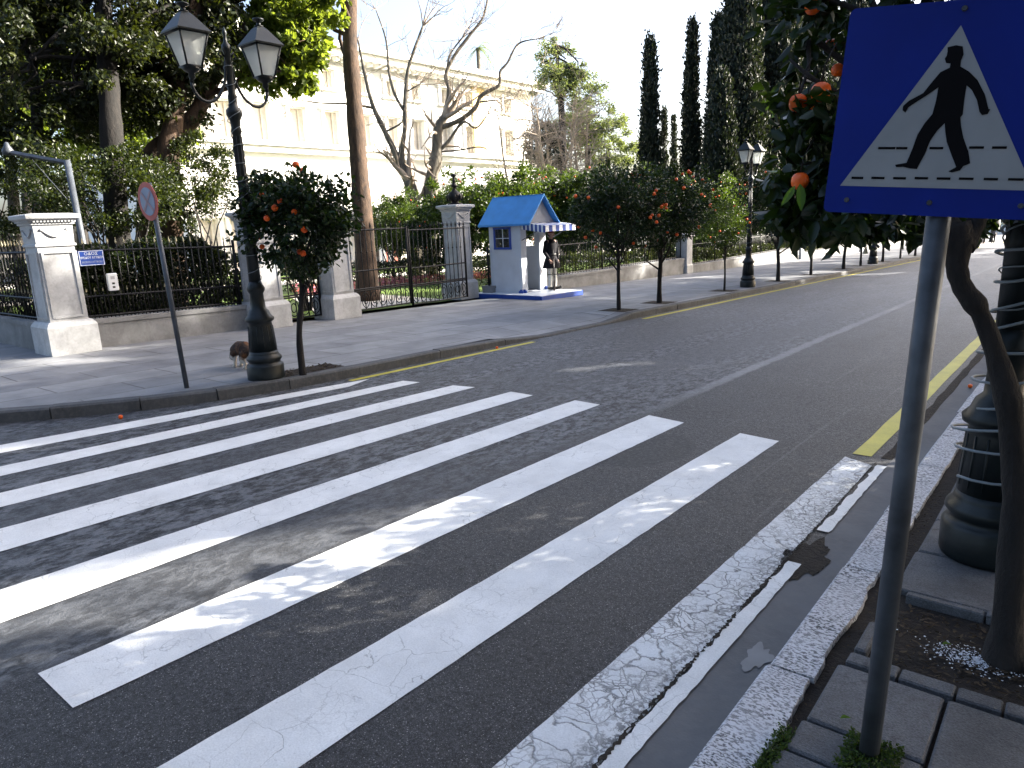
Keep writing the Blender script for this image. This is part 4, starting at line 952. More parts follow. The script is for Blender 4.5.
def head(mb, c, f):
    c = Vector(c); f = Vector(f).normalized(); s = Vector((-f.y, f.x, 0)); u = Vector((0, 0, 1))
    mb.ball(c + u * .03 - f * .008, .095, 14, (1, 1, 1.12)); mb.ball(c - u * .045 + f * .018, .066, 12, (1, 1, 1.15)); mb.ball(c - u * .095 + f * .045, .03, 8)
    cap(mb, [c + f * .088 + u * .02, c + f * .108 - u * .02], [.009, .014], 8)
    mb.ball(c + f * .085 - u * .055, .016, 8, (1, 1, .5))
    for q in (-1, 1):
        mb.ball(c + s * q * .092 - f * .005 + u * .0, .024, 8, (.8, .5, 1.3)); mb.ball(c + f * .072 + s * q * .045 - u * .015, .026, 8)
        mb.ball(c + f * .083 + s * q * .033 + u * .035, .014, 8, (.6, 1.5, .5))
def guard():
    base = (-11.22, 15.52, bz + .135); s_ = .875
    t = empty('person', base, R(-12), 'standing guard in dark navy tunic, white stockings and dark cap beside the sentry box', 'person'); t.scale = (s_, s_, s_)
    mb = MB()
    for y, x in ((-.09, .0), (.09, .03)):
        cap(mb, [(x, y, .09), (x + .015, y, .30), (x + .01, y, .50), (x, y * .95, .78), (0, y * .9, .93)], [.042, .056, .054, .08, .095], 10); cap(mb, [(x - .03, y, .05), (x + .16, y * 1.25, .045)], [.042, .036], 8)
    cap(mb, [(0, 0, .95), (0, 0, 1.1), (0, 0, 1.3), (0, 0, 1.42)], [.135, .125, .15, .11], 12); cap(mb, [(0, -.16, 1.43), (0, .16, 1.43)], [.065, .065], 10)
    cap(mb, [(0, 0, 1.45), (.01, 0, 1.6)], [.055, .05], 10); head(mb, (.02, 0, 1.67), (1, .15, 0))
    # right arm (viewer left) hangs with hand forward on the rifle, left arm hangs
    cap(mb, [(0, -.2, 1.42), (-.02, -.25, 1.15), (.12, -.20, .94)], [.055, .045, .033], 10); hand(mb, (.15, -.19, .90), (.5, .1, -.85), (.6, .6, .3), 1.2)
    cap(mb, [(0, .2, 1.42), (-.02, .25, 1.15), (.02, .24, .92)], [.055, .045, .033], 10); hand(mb, (.03, .24, .88), (.1, 0, -1), (1, 0, 0), .6)
    blob(mb, 'body', M['skin'], t, .0075, 3)
    mb = MB()
    for y, x in ((-.09, .0), (.09, .03)): cap(mb, [(x, y, .10), (x + .015, y, .30), (x + .01, y, .50), (x, y * .95, .80)], [.052, .066, .064, .088], 12)
    blob(mb, 'stockings', M['stocking'], t, .012, 2)
    for y, x in ((-.09, .0), (.09, .03)): mb = MB(); mb.lathe([(.067, .455), (.071, .46), (.071, .475), (.067, .48)], 14, (x + .01, y, 0)); mb.build('garter', M['black'], t)
    mb = MB(); vs = []; prof = [(.275, .66), (.265, .70), (.22, .85), (.165, 1.0), (.145, 1.06), (.15, 1.1), (.165, 1.2), (.178, 1.34), (.15, 1.44), (.09, 1.50), (.06, 1.52)]; n = 40
    for r_, z in prof:
        for k in range(n):
            q = 2 * math.pi * k / n; rr_ = r_ * (1 + (.05 * math.sin(q * 14) if z < 1 else 0)); vs.append((rr_ * math.cos(q) * (.86 if z > 1.05 else .95), rr_ * math.sin(q) * (1.12 if z > 1.05 else 1), z))
    mb.add(vs, [(i * n + k, i * n + (k + 1) % n, (i + 1) * n + (k + 1) % n, (i + 1) * n + k) for i in range(len(prof) - 1) for k in range(n)], True); tu = mb.build('tunic', M['navy'], t)
    mb = MB(); cap(mb, [(0, -.19, 1.43), (-.02, -.255, 1.15), (.11, -.205, .96)], [.07, .062, .052], 12); cap(mb, [(0, .19, 1.43), (-.02, .255, 1.15), (.02, .245, .94)], [.07, .062, .052], 12); blob(mb, 'sleeves', M['navy'], t, .015, 2)
    mb = MB(); mb.lathe([(.150, 1.03), (.158, 1.04), (.158, 1.08), (.150, 1.09)], 24); mb.build('belt', M['black'], t)
    for y, x in ((-.09, .0), (.09, .03)):
        mb = MB(); cap(mb, [(x - .05, y, .05), (x + .06, y * 1.1, .05), (x + .19, y * 1.3, .06)], [.05, .052, .042], 10); sh = blob(mb, 'shoe', M['black'], t, .012, 1)
        mb = MB(); rr = random.Random(2)
        for k in range(26): q = Vector((rr.gauss(0, 1), rr.gauss(0, 1), rr.gauss(0, 1))).normalized(); mb.ball(Vector((x + .23, y * 1.35, .085)) + q * .032, .02, 6)
        mb.build('pompom', M['black'], sh)
    mb = MB(); mb.lathe([(.100, 1.705), (.104, 1.72), (.098, 1.80), (.085, 1.83), (.03, 1.84)], 20, (.012, 0, 0)); cp = mb.build('cap', M['cap_red'], t)
    mb = MB(); mb.tube([(0, .02, 1.84), (-.06, .08, 1.80), (-.07, .12, 1.6), (-.05, .14, 1.25)], [.008, .016, .022, .026], 8); mb.build('tassel', M['navy'], cp)
    mb = MB(); mb.ball((-.02, 0, 1.66), .097, 12, (.9, 1, 1.0)); mb.build('hair', M['black'], t)
    # rifle held upright
    r = empty('rifle', (base[0] + .21, base[1] - .19, base[2]), R(-12), 'wooden rifle held upright by the guard with its butt on the platform', 'rifle'); r.scale = (s_, s_, s_)
    mb = MB(); mb.tube([(0, 0, .0), (0, 0, .26), (.0, 0, .34), (0, 0, .42), (0, 0, .95)], [.03, .026, .017, .022, .017], 8); mb.build('stock', M['wood'], r)
    mb = MB(); mb.tube([(0, 0, .9), (0, 0, 1.22)], [.010, .008], 8); mb.tube([(.02, 0, .38), (.035, 0, .42), (.02, 0, .46)], .004, 5); mb.build('barrel', M['iron'], r)
guard()
def walker(x, y, rz, label, top, legs, s_=.87, hair=True):
    t = empty('person', (x, y, gz(y) + .12), rz, label, 'person', 'far pedestrians at the end of the left pavement'); t.scale = (s_, s_, s_); mb = MB()
    for q, xx in ((-1, .14), (1, -.14)): cap(mb, [(xx, q * .08, .09), (xx * .5 + .03, q * .09, .48), (0, q * .09, .92)], [.045, .06, .09], 8); cap(mb, [(xx - .04, q * .08, .045), (xx + .14, q * .09, .04)], [.04, .035], 8)
    cap(mb, [(0, 0, .95), (0, 0, 1.15), (0, 0, 1.4)], [.13, .13, .13], 10); cap(mb, [(0, -.16, 1.42), (0, .16, 1.42)], [.065, .065], 8); cap(mb, [(0, 0, 1.45), (.01, 0, 1.58)], [.055, .05], 8); head(mb, (.02, 0, 1.66), (1, 0, 0))
    for q in (-1, 1): cap(mb, [(0, q * .2, 1.42), (-.03 * q, q * .25, 1.15), (.10 * q, q * .24, .93)], [.05, .042, .032], 8); hand(mb, (.115 * q, q * .24, .90), (.1 * q, 0, -1), (1, 0, 0), .5)
    blob(mb, 'body', M['skin'], t, .011, 2)
    mb = MB(); cap(mb, [(0, 0, .92), (0, 0, 1.15), (0, 0, 1.4)], [.16, .155, .155], 10); cap(mb, [(0, -.18, 1.42), (0, .18, 1.42)], [.075, .075], 8)
    for q in (-1, 1): cap(mb, [(0, q * .2, 1.42), (-.03 * q, q * .25, 1.15), (.10 * q, q * .24, .95)], [.065, .055, .045], 8)
    blob(mb, 'jacket', top, t, .018, 2); mb = MB()
    for q, xx in ((-1, .14), (1, -.14)): cap(mb, [(xx, q * .08, .10), (xx * .5 + .03, q * .09, .48), (0, q * .09, .92)], [.055, .072, .105], 8)
    blob(mb, 'trousers', legs, t, .018, 2)
    mb = MB(); mb.ball((-.012, 0, 1.70), .102, 10, (1, 1, 1.05)); mb.build('hair', M['black'], t)
p = g(983, 243.5, .12); walker(p.x, p.y, R(-95), 'far pedestrian in a black coat walking at the end of the pavement', M['black'], M['black'])
p = g(988, 243.5, .12); walker(p.x + .3, p.y + .5, R(-85), 'far pedestrian in a grey jacket beside the one in black', M['tint'], M['black'])
p = g(943, 251, .12); walker(p.x, p.y, R(80), 'distant pedestrian in a pale shirt coming up the left pavement near the tree', M['white_box'], simple('blue_denim', (.05, .08, .16), .9))

# ------------------------------------------------------------------ cat
def catmat():
    m, n, b, o = newmat('cat_fur'); t = NT(n); co = t.co(); X, Y, Z = t.sep(co)
    wb = t.math('MULTIPLY', t.math('SUBTRACT', t.noise(co, 14, 4), .5), .10)
    f = t.noise(t.mp(co, (1.3, 1, 1)), 11, 5, .6, .6)
    c = t.ramp(f, [(.36, (.012, .009, .008)), (.48, (.05, .026, .014)), (.62, (.16, .065, .022))])
    c = t.mix(t.ramp(t.math('ADD', Z, wb), [(.10, 1.), (.125, 0.)]), c, (.62, .56, .48))
    t.ln(c, b.inputs['Base Color']); b.inputs['Roughness'].default_value = .9; t.ln(t.bump(t.noise(t.mp(co, (1, 1, .4)), 140, 4), .8, .01), b.inputs['Normal']); return m
p = g(243, 367.5, .12); t = empty('cat', p, R(180), 'brown and black cat with white legs crouching behind the near lamp post', 'cat'); t.scale = (1.25, 1.25, 1.25); mb = MB()
# local +X is forward; back arched, head lowered
cap(mb, [(-.13, 0, .165), (-.06, 0, .205), (.02, 0, .205), (.09, 0, .175)], [.068, .076, .07, .062], 12)
cap(mb, [(.09, 0, .18), (.14, 0, .13)], [.05, .036], 10); mb.ball((.165, 0, .10), .043, 12, (1.05, 1, .95)); cap(mb, [(.19, 0, .092), (.208, 0, .082)], [.022, .016], 8)
for q in (-1, 1):
    mb.lathe([(.017, 0), (.012, .022), (.002, .042)], 6, (.15, q * .027, .13))
    cap(mb, [(-.12, q * .045, .15), (-.08, q * .05, .095), (-.145, q * .045, .055), (-.125, q * .045, .014), (-.10, q * .045, .012)], [.045, .034, .017, .016, .017], 10)
    cap(mb, [(.08, q * .038, .14), (.065, q * .038, .085), (.085, q * .036, .014), (.105, q * .036, .012)], [.03, .02, .016, .017], 10)
cap(mb, [(-.18, 0, .17), (-.225, .02, .12), (-.24, .03, .06), (-.27, .04, .03), (-.32, .05, .035)], [.020, .017, .015, .013, .011], 8)
blob(mb, 'body', catmat(), t, .006, 4)

# ------------------------------------------------------------------ fallen oranges
def orange_bm(r=.036):
    mb = MB(); n = 14; vs = []
    prof = [(math.sin(math.pi * i / 9) * r * (1 + .04 * math.sin(i)), -math.cos(math.pi * i / 9) * r * .96) for i in range(10)]
    prof[0] = (.001, -r * .95); prof[-1] = (.002, r * .88); prof[-2] = (prof[-2][0], r * .885); mb.lathe(prof, n); return mb
o_me = orange_bm().build('orange', M['orange']).data; bpy.data.objects.remove(bpy.data.objects['orange'])
def orange(parent, loc, r=1.0, rr=None):
    o = link('orange', o_me, parent, loc); o.scale = (r, r, r)
    if rr: o.rotation_euler = (rr.uniform(-.6, .6), rr.uniform(-.6, .6), rr.uniform(0, 6))
    return o
for (x, y, dz, lab) in ((121, 419, .0, 'fallen orange in the gutter at the left kerb near the round sign'), (497, 349, 0, 'small fallen orange at the left kerb before the sentry box'), (970, 388, .0, 'fallen orange in the right gutter beside the lamp post')):
    p = g(x, y, dz); o = orange(None, (p.x, p.y, p.z + .022), .62); tag(o, lab, 'orange', 'fallen oranges')

# ------------------------------------------------------------------ street orange trees
def trunk_tube(mb, pts, rad, n=10, knob=.12, seed=1, sub=5):
    rr = random.Random(seed); P = []; Rr = []
    pts = [Vector(p) for p in pts]
    for i in range(len(pts) - 1):
        p0 = pts[max(i - 1, 0)]; p1 = pts[i]; p2 = pts[i + 1]; p3 = pts[min(i + 2, len(pts) - 1)]
        for k in range(sub):
            t_ = k / sub; q = .5 * ((2 * p1) + (p2 - p0) * t_ + (2 * p0 - 5 * p1 + 4 * p2 - p3) * t_ * t_ + (3 * p1 - p0 - 3 * p2 + p3) * t_ ** 3)
            P.append(q); Rr.append((rad[i] + (rad[i + 1] - rad[i]) * t_) * (1 + rr.uniform(-knob, knob)))
    P.append(pts[-1]); Rr.append(rad[-1]); mb.tube(P, Rr, n); return P
def citrus_proto(seed, H=2.75, zb=1.25, rad=.82, nl=5200, fruit=12, leaf=(.075, .036), mat='citrus', tr=.038, lean=(0, 0), label=None, cat='tree', group=None, name='orange_tree', nc=70, rc=.24, shell=.5, fr=1.0):
    rr = random.Random(seed); t = empty(name, (0, 0, 0), 0, label, cat, group); cz = (H + zb) / 2 + .03; top = Vector((lean[0], lean[1], cz - .1))
    mb = MB(); P = trunk_tube(mb, [(0, 0, -.03), (lean[0] * .1 + rr.uniform(-.03, .03), lean[1] * .1, zb * .4), (lean[0] * .6 + rr.uniform(-.03, .03), lean[1] * .6, zb * .85), tuple(top)], [tr * 1.25, tr, tr * .9, tr * .6], 8, .08, seed)
    for k in range(7):
        q = 2 * math.pi * k / 7 + rr.uniform(-.3, .3); s = P[-5 - (k % 4)]; e = Vector((lean[0] + rad * .75 * math.cos(q), lean[1] + rad * .75 * math.sin(q), cz + rr.uniform(-.25, .45) * (H - zb))); limb(mb, s, e, tr * .45, .006, seed * 10 + k, .08, 5)
    mb.build('trunk', M['bark'], t)
    C = (lean[0], lean[1], cz); RD = (rad, rad, (H - zb) / 2)
    Pn, O = clumps(C, RD, nc, rc, nl, seed, shell, .85); link('crown', leaf_mesh('crown', Pn, leaf[0], leaf[1], M[mat], seed, O, .5, .25), t)
    for k in range(fruit):
        u = Vector((rr.gauss(0, 1), rr.gauss(0, 1), rr.gauss(0, .8))).normalized(); s = rr.uniform(.82, 1.04)
        orange(t, (C[0] + u.x * RD[0] * s, C[1] + u.y * RD[1] * s, C[2] + u.z * RD[2] * s), fr * rr.uniform(.85, 1.1), rr)
    return t
GS = 'orange trees in a row along the left pavement'
# near small tree
b = g(303, 375, .12)
t = citrus_proto(3, 2.42, 1.20, .56, 8000, 20, (.068, .038), lean=(.135, .105), tr=.036, shell=.15, label='small round orange tree with ripe fruit just right of the near lamp post', group=GS, nc=90, rc=.18)
t.location = b
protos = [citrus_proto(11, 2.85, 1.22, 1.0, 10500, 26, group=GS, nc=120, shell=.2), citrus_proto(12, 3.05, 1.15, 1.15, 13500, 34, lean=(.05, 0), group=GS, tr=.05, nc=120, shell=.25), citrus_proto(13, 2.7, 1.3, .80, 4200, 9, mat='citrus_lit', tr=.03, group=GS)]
TL = ['orange tree on the pavement just right of the sentry box with a thin curved trunk', 'dense dark orange tree full of fruit, second to the right of the sentry box', 'small pale green orange tree just left of the second street lamp', 'dark orange tree just right of the second street lamp', 'second orange tree beyond the second street lamp', 'third orange tree beyond the second street lamp', 'orange tree just before the third street lamp', 'orange tree just beyond the third street lamp']
sel = [0, 1, 2, 1, 0, 1, 0, 1, 0, 1, 0, 1, 0, 1, 0, 1, 0]; used = set()
for i, y in enumerate(TREES_Y):
    k = sel[i]; o = protos[k] if k not in used else copy_tree(protos[k]); used.add(k)
    o.location = (-7.62, y, gz(y) + .12); o.rotation_euler = (0, 0, i * 1.3); s = [1, 1, .82, 1.12, 1.1, 1.1, 1.1, 1.08][i] if i < 8 else 1.08; o.scale = (s, s, s if i > 1 else 1)
    o['label'] = TL[i] if i < 8 else 'distant dark orange tree, number %s past the third street lamp' % ['two', 'three', 'four', 'five', 'six', 'seven', 'eight', 'nine', 'ten'][i - 8]
# garden orange trees seen over the fence, sunlit
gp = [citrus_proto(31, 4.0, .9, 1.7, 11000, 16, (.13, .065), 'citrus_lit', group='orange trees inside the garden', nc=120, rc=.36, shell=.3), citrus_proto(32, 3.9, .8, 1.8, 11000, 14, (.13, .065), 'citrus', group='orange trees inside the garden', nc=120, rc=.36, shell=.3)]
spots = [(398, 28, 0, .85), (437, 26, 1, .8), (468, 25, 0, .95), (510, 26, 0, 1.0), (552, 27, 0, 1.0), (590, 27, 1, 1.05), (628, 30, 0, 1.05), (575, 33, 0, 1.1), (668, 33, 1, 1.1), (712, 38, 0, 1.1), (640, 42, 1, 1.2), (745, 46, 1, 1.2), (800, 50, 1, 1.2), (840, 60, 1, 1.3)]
GLB = ['garden orange tree behind the main gate, left of the bare tree trunks', 'garden orange tree just left of the urn pillar', 'garden orange tree right behind the urn pillar', 'sunlit garden orange tree right behind the sentry box roof', 'sunlit garden orange tree above the guard', 'garden orange tree between the guard and the first pavement orange tree', 'garden orange tree behind the first pavement orange tree', 'garden orange tree farther back above the guard', 'garden orange tree behind the second pavement orange tree', 'garden orange tree left of the second street lamp', 'larger garden orange tree below the leftmost cypress', 'garden orange tree behind the second street lamp', 'dark garden orange tree beyond the second far pillar', 'dark garden orange tree farthest down the fence']
us = set()
for i, (x, dpt, k, s) in enumerate(spots):
    q = px(x, 230, dpt); o = gp[k] if k not in us else copy_tree(gp[k]); us.add(k); o.location = (min(q.x, -14.6), q.y, gz(q.y) + .1); o.rotation_euler = (0, 0, i * 2.1); o.scale = (s, s, s); o['label'] = GLB[i]

# ------------------------------------------------------------------ near orange tree (right edge)
def near_tree():
    b = g(1000, 655, .03); D = 2.62
    t = empty('orange_tree', b, 0, 'close crooked orange tree at the right edge with large dark leaves and ripe oranges', 'tree', 'orange trees on the right pavement')
    def L(x, y, d=D): return px(x, y, d) - b
    mb = MB()
    trunk_tube(mb, [L(1003, 668, 2.72), L(1007, 630, 2.70), L(1013, 560, 2.68), L(1016, 500, 2.66), L(1013, 440, 2.64), L(1008, 400, 2.62), L(999, 365, 2.62), L(990, 337, 2.62), L(982, 318, 2.62), L(975, 304, 2.62), L(963, 288, 2.62), L(957, 268, 2.62), L(958, 246, 2.62), L(954, 225, 2.62)], [.09, .056, .05, .044, .046, .044, .037, .033, .029, .04, .036, .034, .05, .055], 16, .08, 4, 3)
    trunk_tube(mb, [L(962, 246), L(950, 225), L(942, 200, 2.64), L(930, 150, 2.7), L(915, 90, 2.8), L(880, 20, 2.9), L(850, -50, 3.0)], [.045, .035, .03, .027, .022, .016, .008], 10, .08, 5)
    trunk_tube(mb, [L(962, 246), L(975, 225), L(985, 190, 2.6), L(1000, 130, 2.6), L(1010, 60, 2.6), L(1020, -60, 2.6)], [.045, .034, .028, .024, .02, .01], 10, .08, 6)
    trunk_tube(mb, [L(930, 150, 2.7), L(890, 120, 2.75), L(850, 100, 2.8), L(815, 80, 2.8), L(790, 60, 2.85)], [.02, .016, .012, .009, .005], 8, .1, 7)
    trunk_tube(mb, [L(915, 90, 2.8), L(850, 65, 2.9), L(812, 40, 2.9), L(808, 70, 2.85), L(790, 120, 2.8)], [.018, .012, .011, .008, .004], 8, .1, 8)
    trunk_tube(mb, [L(930, 150, 2.7), L(880, 165, 2.8), L(835, 160, 2.85), L(800, 165, 2.85)], [.016, .011, .008, .004], 8, .1, 9)
    trunk_tube(mb, [L(880, 20, 2.9), L(845, 5, 2.95), L(800, -10, 3.0)], [.014, .01, .005], 8, .1, 10)
    mb.build('trunk', M['bark'], t)
    # leaf sprays: centre pixel, depth, radius, count
    rng = np.random.default_rng(8); P = []
    sprays = []
    rr = random.Random(17)
    for _ in range(34): sprays.append((rr.uniform(785, 850), rr.uniform(100, 222), rr.uniform(2.6, 3.3), .11, 42))
    for _ in range(15): sprays.append((rr.uniform(775, 850), rr.uniform(-60, 50), rr.uniform(2.7, 3.4), .10, 22))
    for _ in range(7): sprays.append((rr.uniform(778, 810), rr.uniform(60, 190), rr.uniform(3.0, 3.6), .08, 20))
    for _ in range(60): sprays.append((rr.uniform(862, 1060), rr.uniform(-160, 208), rr.uniform(2.75, 3.5), .14, 46))
    for _ in range(24): sprays.append((rr.uniform(840, 1000), rr.uniform(215, 232), rr.uniform(3.4, 4.2), .08, 26))
    for x, y, d, r_, k in sprays:
        c = np.array(L(x, y, d)); u = rng.normal(size=(k, 3)); u /= np.linalg.norm(u, axis=1)[:, None]; P.append(c + u * r_ * rng.random((k, 1)) ** .5)
    P = np.vstack(P); link('crown', leaf_mesh('crown', P, .085, .045, M['citrus'], 5, None, 0, .5, .16), t)
    mb = MB()
    for x, y, d, s in ((798, 103, 2.75, 1), (821, 92, 2.7, 1.08), (806, 108, 2.95, .9), (800, 181, 2.7, .95), (831, 46, 3.1, .85), (838, 70, 3.0, .8), (813, 6, 3.0, 1), (806, 114, 2.8, .7)):
        q = L(x, y, d); og = orange(t, q, s * .99); og.name = 'ripe_orange'; mb = MB(); q = Vector((0, 0, 0))
        mb.tube([q + Vector((0, 0, .03)), q + Vector((.01, 0, .09)), q + Vector((.04, .02, .16))], .003, 5); mb.build('stalk', M['bark'], og)
    # the two pale leaves hanging under the low orange
    mb = MB()
    for x0, y0, x1, y1, wd in ((800, 184, 801, 211, .036), (795, 186, 781, 206, .026)):
        a, c_ = L(x0, y0, 2.66), L(x1, y1, 2.66); d = c_ - a; s = d.cross(Vector(tuple(float(v) for v in CM @ np.array([0, 0, 1])))).normalized(); n_ = d.cross(s).normalized()
        for sg in (-1, 1):
            rows = [(0, .08), (.2, .8), (.45, 1), (.7, .8), (.9, .35), (1, .02)]; vs = []
            for q_, w_ in rows: vs += [a + d * q_, a + d * q_ + s * sg * wd * .5 * w_ + n_ * .006 * w_]
            mb.add(vs, [(2 * i, 2 * i + 1, 2 * i + 3, 2 * i + 2) for i in range(5)], True)
    mb.build('pale_leaves', leafmat('pale_citrus_leaves', (.07, .14, .03), (.10, .20, .04), .4, .4), t)
near_tree()
GR = 'orange trees on the right pavement'
for i, y in enumerate((7.3, 11.0, 15.0, 19.0)):
    o = copy_tree(protos[1]); o.location = (.55, y, gz(y) + .05); o.rotation_euler = (0, 0, i * 1.9 + 1); o['group'] = GR; o['label'] = 'dark orange tree on the right pavement beyond the lamp, %s' % ['nearest', 'second', 'third', 'fourth'][i]

# ------------------------------------------------------------------ big trees of the garden
def spread_tree(name, label, base, trunk, mat, crowns, leaf, bark='bark', n=12, group=None, cat='tree', seed=1, limbs=9, limb_r=.07, gaps=False):
    t = empty(name, base, 0, label, cat, group); b = Vector(base); mb = MB(); rr = random.Random(seed)
    P = trunk_tube(mb, [Vector(p) - b for p, r in trunk], [r for p, r in trunk], n, .06, seed)
    cr = []
    for ci, (c, rad, nc, rc, nl, sh) in enumerate(crowns):
        c = Vector(c) - b
        for k in range(limbs):
            q = rr.uniform(0, 6.28); z = rr.uniform(-.3, .8); e = c + Vector((rad[0] * .7 * math.cos(q), rad[1] * .7 * math.sin(q), rad[2] * .7 * z)); s = P[-1 - rr.randrange(0, max(1, len(P) // 2))]
            limb(mb, s, e, limb_r, .012, seed * 31 + ci * 7 + k, .10, 6, 7)
        p_, o_ = clumps(c, rad, nc, rc, nl, seed * 3 + ci, sh, .7); cr.append((p_, o_))
    mb.build('trunk', M[bark], t); Pn = np.vstack([a for a, _ in cr]); O = np.vstack([b_ for _, b_ in cr])
    if gaps: kp = open_gaps(Pn + np.array(tuple(b)), np.random.default_rng(seed)); Pn, O = Pn[kp], O[kp]
    link('crown', leaf_mesh('crown', Pn, leaf[0], leaf[1], M[mat], seed, O, .4, .3), t); return t
def P3(x, y, d): return tuple(px(x, y, d))
def ground_at(x, X): q = onX(x, 300, X); return (q.x, q.y, gz(q.y) + .05)
# dark oak: two trunks left
tb = ground_at(120, -16.5); D0 = 14.6
spread_tree('evergreen_tree', 'large dark evergreen tree with thick trunk at the upper left behind the corner pillar', tb,
    [(tb, .26), (P3(113, 160, D0), .22), (P3(109, 90, D0), .2), (P3(104, 20, D0 + .3), .17), (P3(100, -50, D0 + .5), .13)], 'oak',
    [(P3(60, 40, 14.8), (2.2, 2.4, 1.7), 85, .42, 14500, .1), (P3(110, -60, 15.5), (3.2, 3, 2.0), 80, .6, 12000, .2), (P3(30, 115, 14.5), (1.4, 1.6, 1.0), 24, .34, 2600, .1)], (.13, .07), 'bark_black', limb_r=.06)
tb = ground_at(36, -17.5)
spread_tree('evergreen_tree', 'slim dark evergreen tree at the far upper left edge above the metal arm', tb,
    [(tb, .15), (P3(38, 170, 15.5), .12), (P3(36, 100, 15.5), .11), (P3(28, 30, 15.8), .09)], 'oak', [(P3(-10, 20, 15.8), (1.8, 2, 2.2), 70, .42, 9000, .15)], (.12, .06), 'bark_black', seed=5, limb_r=.04)
tb = ground_at(172, -17.0); D1 = 16.2
spread_tree('evergreen_tree', 'forked brown trunk evergreen tree behind the left lantern of the near lamp', tb,
    [(tb, .36), (P3(168, 172, D1), .26), (P3(174, 120, D1), .21), (P3(182, 70, D1), .18), (P3(196, 10, D1), .14), (P3(205, -40, D1), .11)], 'oak',
    [(P3(145, 40, 16.0), (1.6, 2, 1.7), 80, .38, 12000, .1), (P3(190, 60, 16.2), (.9, 1.2, 1.5), 30, .32, 4000, .2), (P3(110, 110, 16.8), (1.2, 1.2, .9), 36, .32, 5000, .2), (P3(190, -60, 16.5), (2.2, 2.4, 1.7), 30, .5, 4200, .3)], (.12, .06), 'bark_brown', seed=7)
mb = MB()
tb = ground_at(150, -17.6)
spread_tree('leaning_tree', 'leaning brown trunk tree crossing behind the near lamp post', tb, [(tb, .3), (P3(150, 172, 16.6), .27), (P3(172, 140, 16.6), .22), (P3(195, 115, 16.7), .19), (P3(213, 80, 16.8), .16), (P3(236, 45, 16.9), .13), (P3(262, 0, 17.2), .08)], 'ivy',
    [(P3(282, 12, 17.2), (1.5, 1.4, 1.25), 100, .28, 12000, .1), (P3(303, 62, 17.0), (.6, .7, .75), 30, .18, 2200, .1), (P3(262, 62, 17.0), (.65, .8, .8), 26, .22, 2600, .1), (P3(300, -60, 17.5), (2.0, 2, 1.3), 40, .4, 4000, .2)], (.15, .10), 'bark_brown', seed=9, limbs=5, limb_r=.05)
# tall straight trunk behind the gate
tb = ground_at(368, -15.2); dd = float(np.dot(CM.T @ (np.array(tb) - np.array([0, 0, EYE])), [0, 0, 1]))
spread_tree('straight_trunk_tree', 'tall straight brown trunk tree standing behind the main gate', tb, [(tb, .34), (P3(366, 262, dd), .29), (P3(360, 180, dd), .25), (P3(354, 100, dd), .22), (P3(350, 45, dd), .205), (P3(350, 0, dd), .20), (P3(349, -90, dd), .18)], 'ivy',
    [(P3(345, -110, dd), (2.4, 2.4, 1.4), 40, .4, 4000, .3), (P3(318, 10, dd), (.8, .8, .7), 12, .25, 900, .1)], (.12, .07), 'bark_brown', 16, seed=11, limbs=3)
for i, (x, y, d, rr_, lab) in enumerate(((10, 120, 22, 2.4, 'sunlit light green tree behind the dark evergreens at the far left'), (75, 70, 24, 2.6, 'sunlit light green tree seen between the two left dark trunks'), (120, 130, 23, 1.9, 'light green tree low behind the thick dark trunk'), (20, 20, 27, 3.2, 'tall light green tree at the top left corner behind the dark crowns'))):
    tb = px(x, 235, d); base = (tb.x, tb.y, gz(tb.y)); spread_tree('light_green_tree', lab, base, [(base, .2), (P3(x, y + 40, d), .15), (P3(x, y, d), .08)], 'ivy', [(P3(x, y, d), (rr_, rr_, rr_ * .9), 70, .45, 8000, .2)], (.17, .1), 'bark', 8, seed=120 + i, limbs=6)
# bushes inside the fence
def bush(name, label, c, rad, nl, mat, seed, leaf=(.075, .04), nc=50, rc=.25, group=None, cat='shrub', shell=.4, sticks=True):
    c = Vector(c); base = Vector((c.x, c.y, gz(c.y) + .08)); t = empty(name, base, 0, label, cat, group); cc = c - base
    p_, o_ = clumps(cc, rad, nc, rc, nl, seed, shell, .8); p_ = p_[p_[:, 2] > .0]; o_ = o_[:len(p_)]
    link('foliage', leaf_mesh('foliage', p_, leaf[0], leaf[1], M[mat], seed, o_, .4, .1), t)
    mb = MB(); rr = random.Random(seed)
    for k in range(9):
        q = rr.uniform(0, 6.28); limb(mb, (rr.uniform(-.1, .1), rr.uniform(-.1, .1), -.05), (cc.x + rad[0] * .6 * math.cos(q), cc.y + rad[1] * .6 * math.sin(q), cc.z + rad[2] * rr.uniform(-.1, .5)), .03, .008, seed + k, .06, 5)
    mb.build('stems', M['bark'], t); return t
bush('leafy_shrub', 'big leafy shrub rising over the railing behind the round sign', P3(118, 190, 13.9), (1.15, 1.5, .85), 11000, 'bush', 41, nc=90)
bush('leafy_shrub', 'sunlit leafy shrub left of the second marble pillar', P3(196, 180, 16.2), (.75, 1.0, 1.05), 8000, 'bush', 42, nc=60)
bush('leafy_shrub', 'green shrub above the railing left of the corner pillar', P3(10, 190, 15.0), (1.6, 1.3, 1.0), 8000, 'bush', 43, nc=60)
bush('leafy_shrub', 'low shrub behind the narrow side gate', P3(300, 250, 16.5), (.5, .9, .9), 5000, 'bush', 44, nc=40)
bush('leafy_shrub', 'dark round low shrub behind the wall next to the lamp post', P3(238, 275, 14.5), (.4, .5, .5), 2500, 'hedge', 46, nc=20)
bush('clipped_shrub', 'round clipped shrub on the lawn behind the main gate', P3(391, 220, 27), (.95, .95, .75), 4500, 'citrus_lit', 45, (.07, .04), 60, .25, shell=.7)
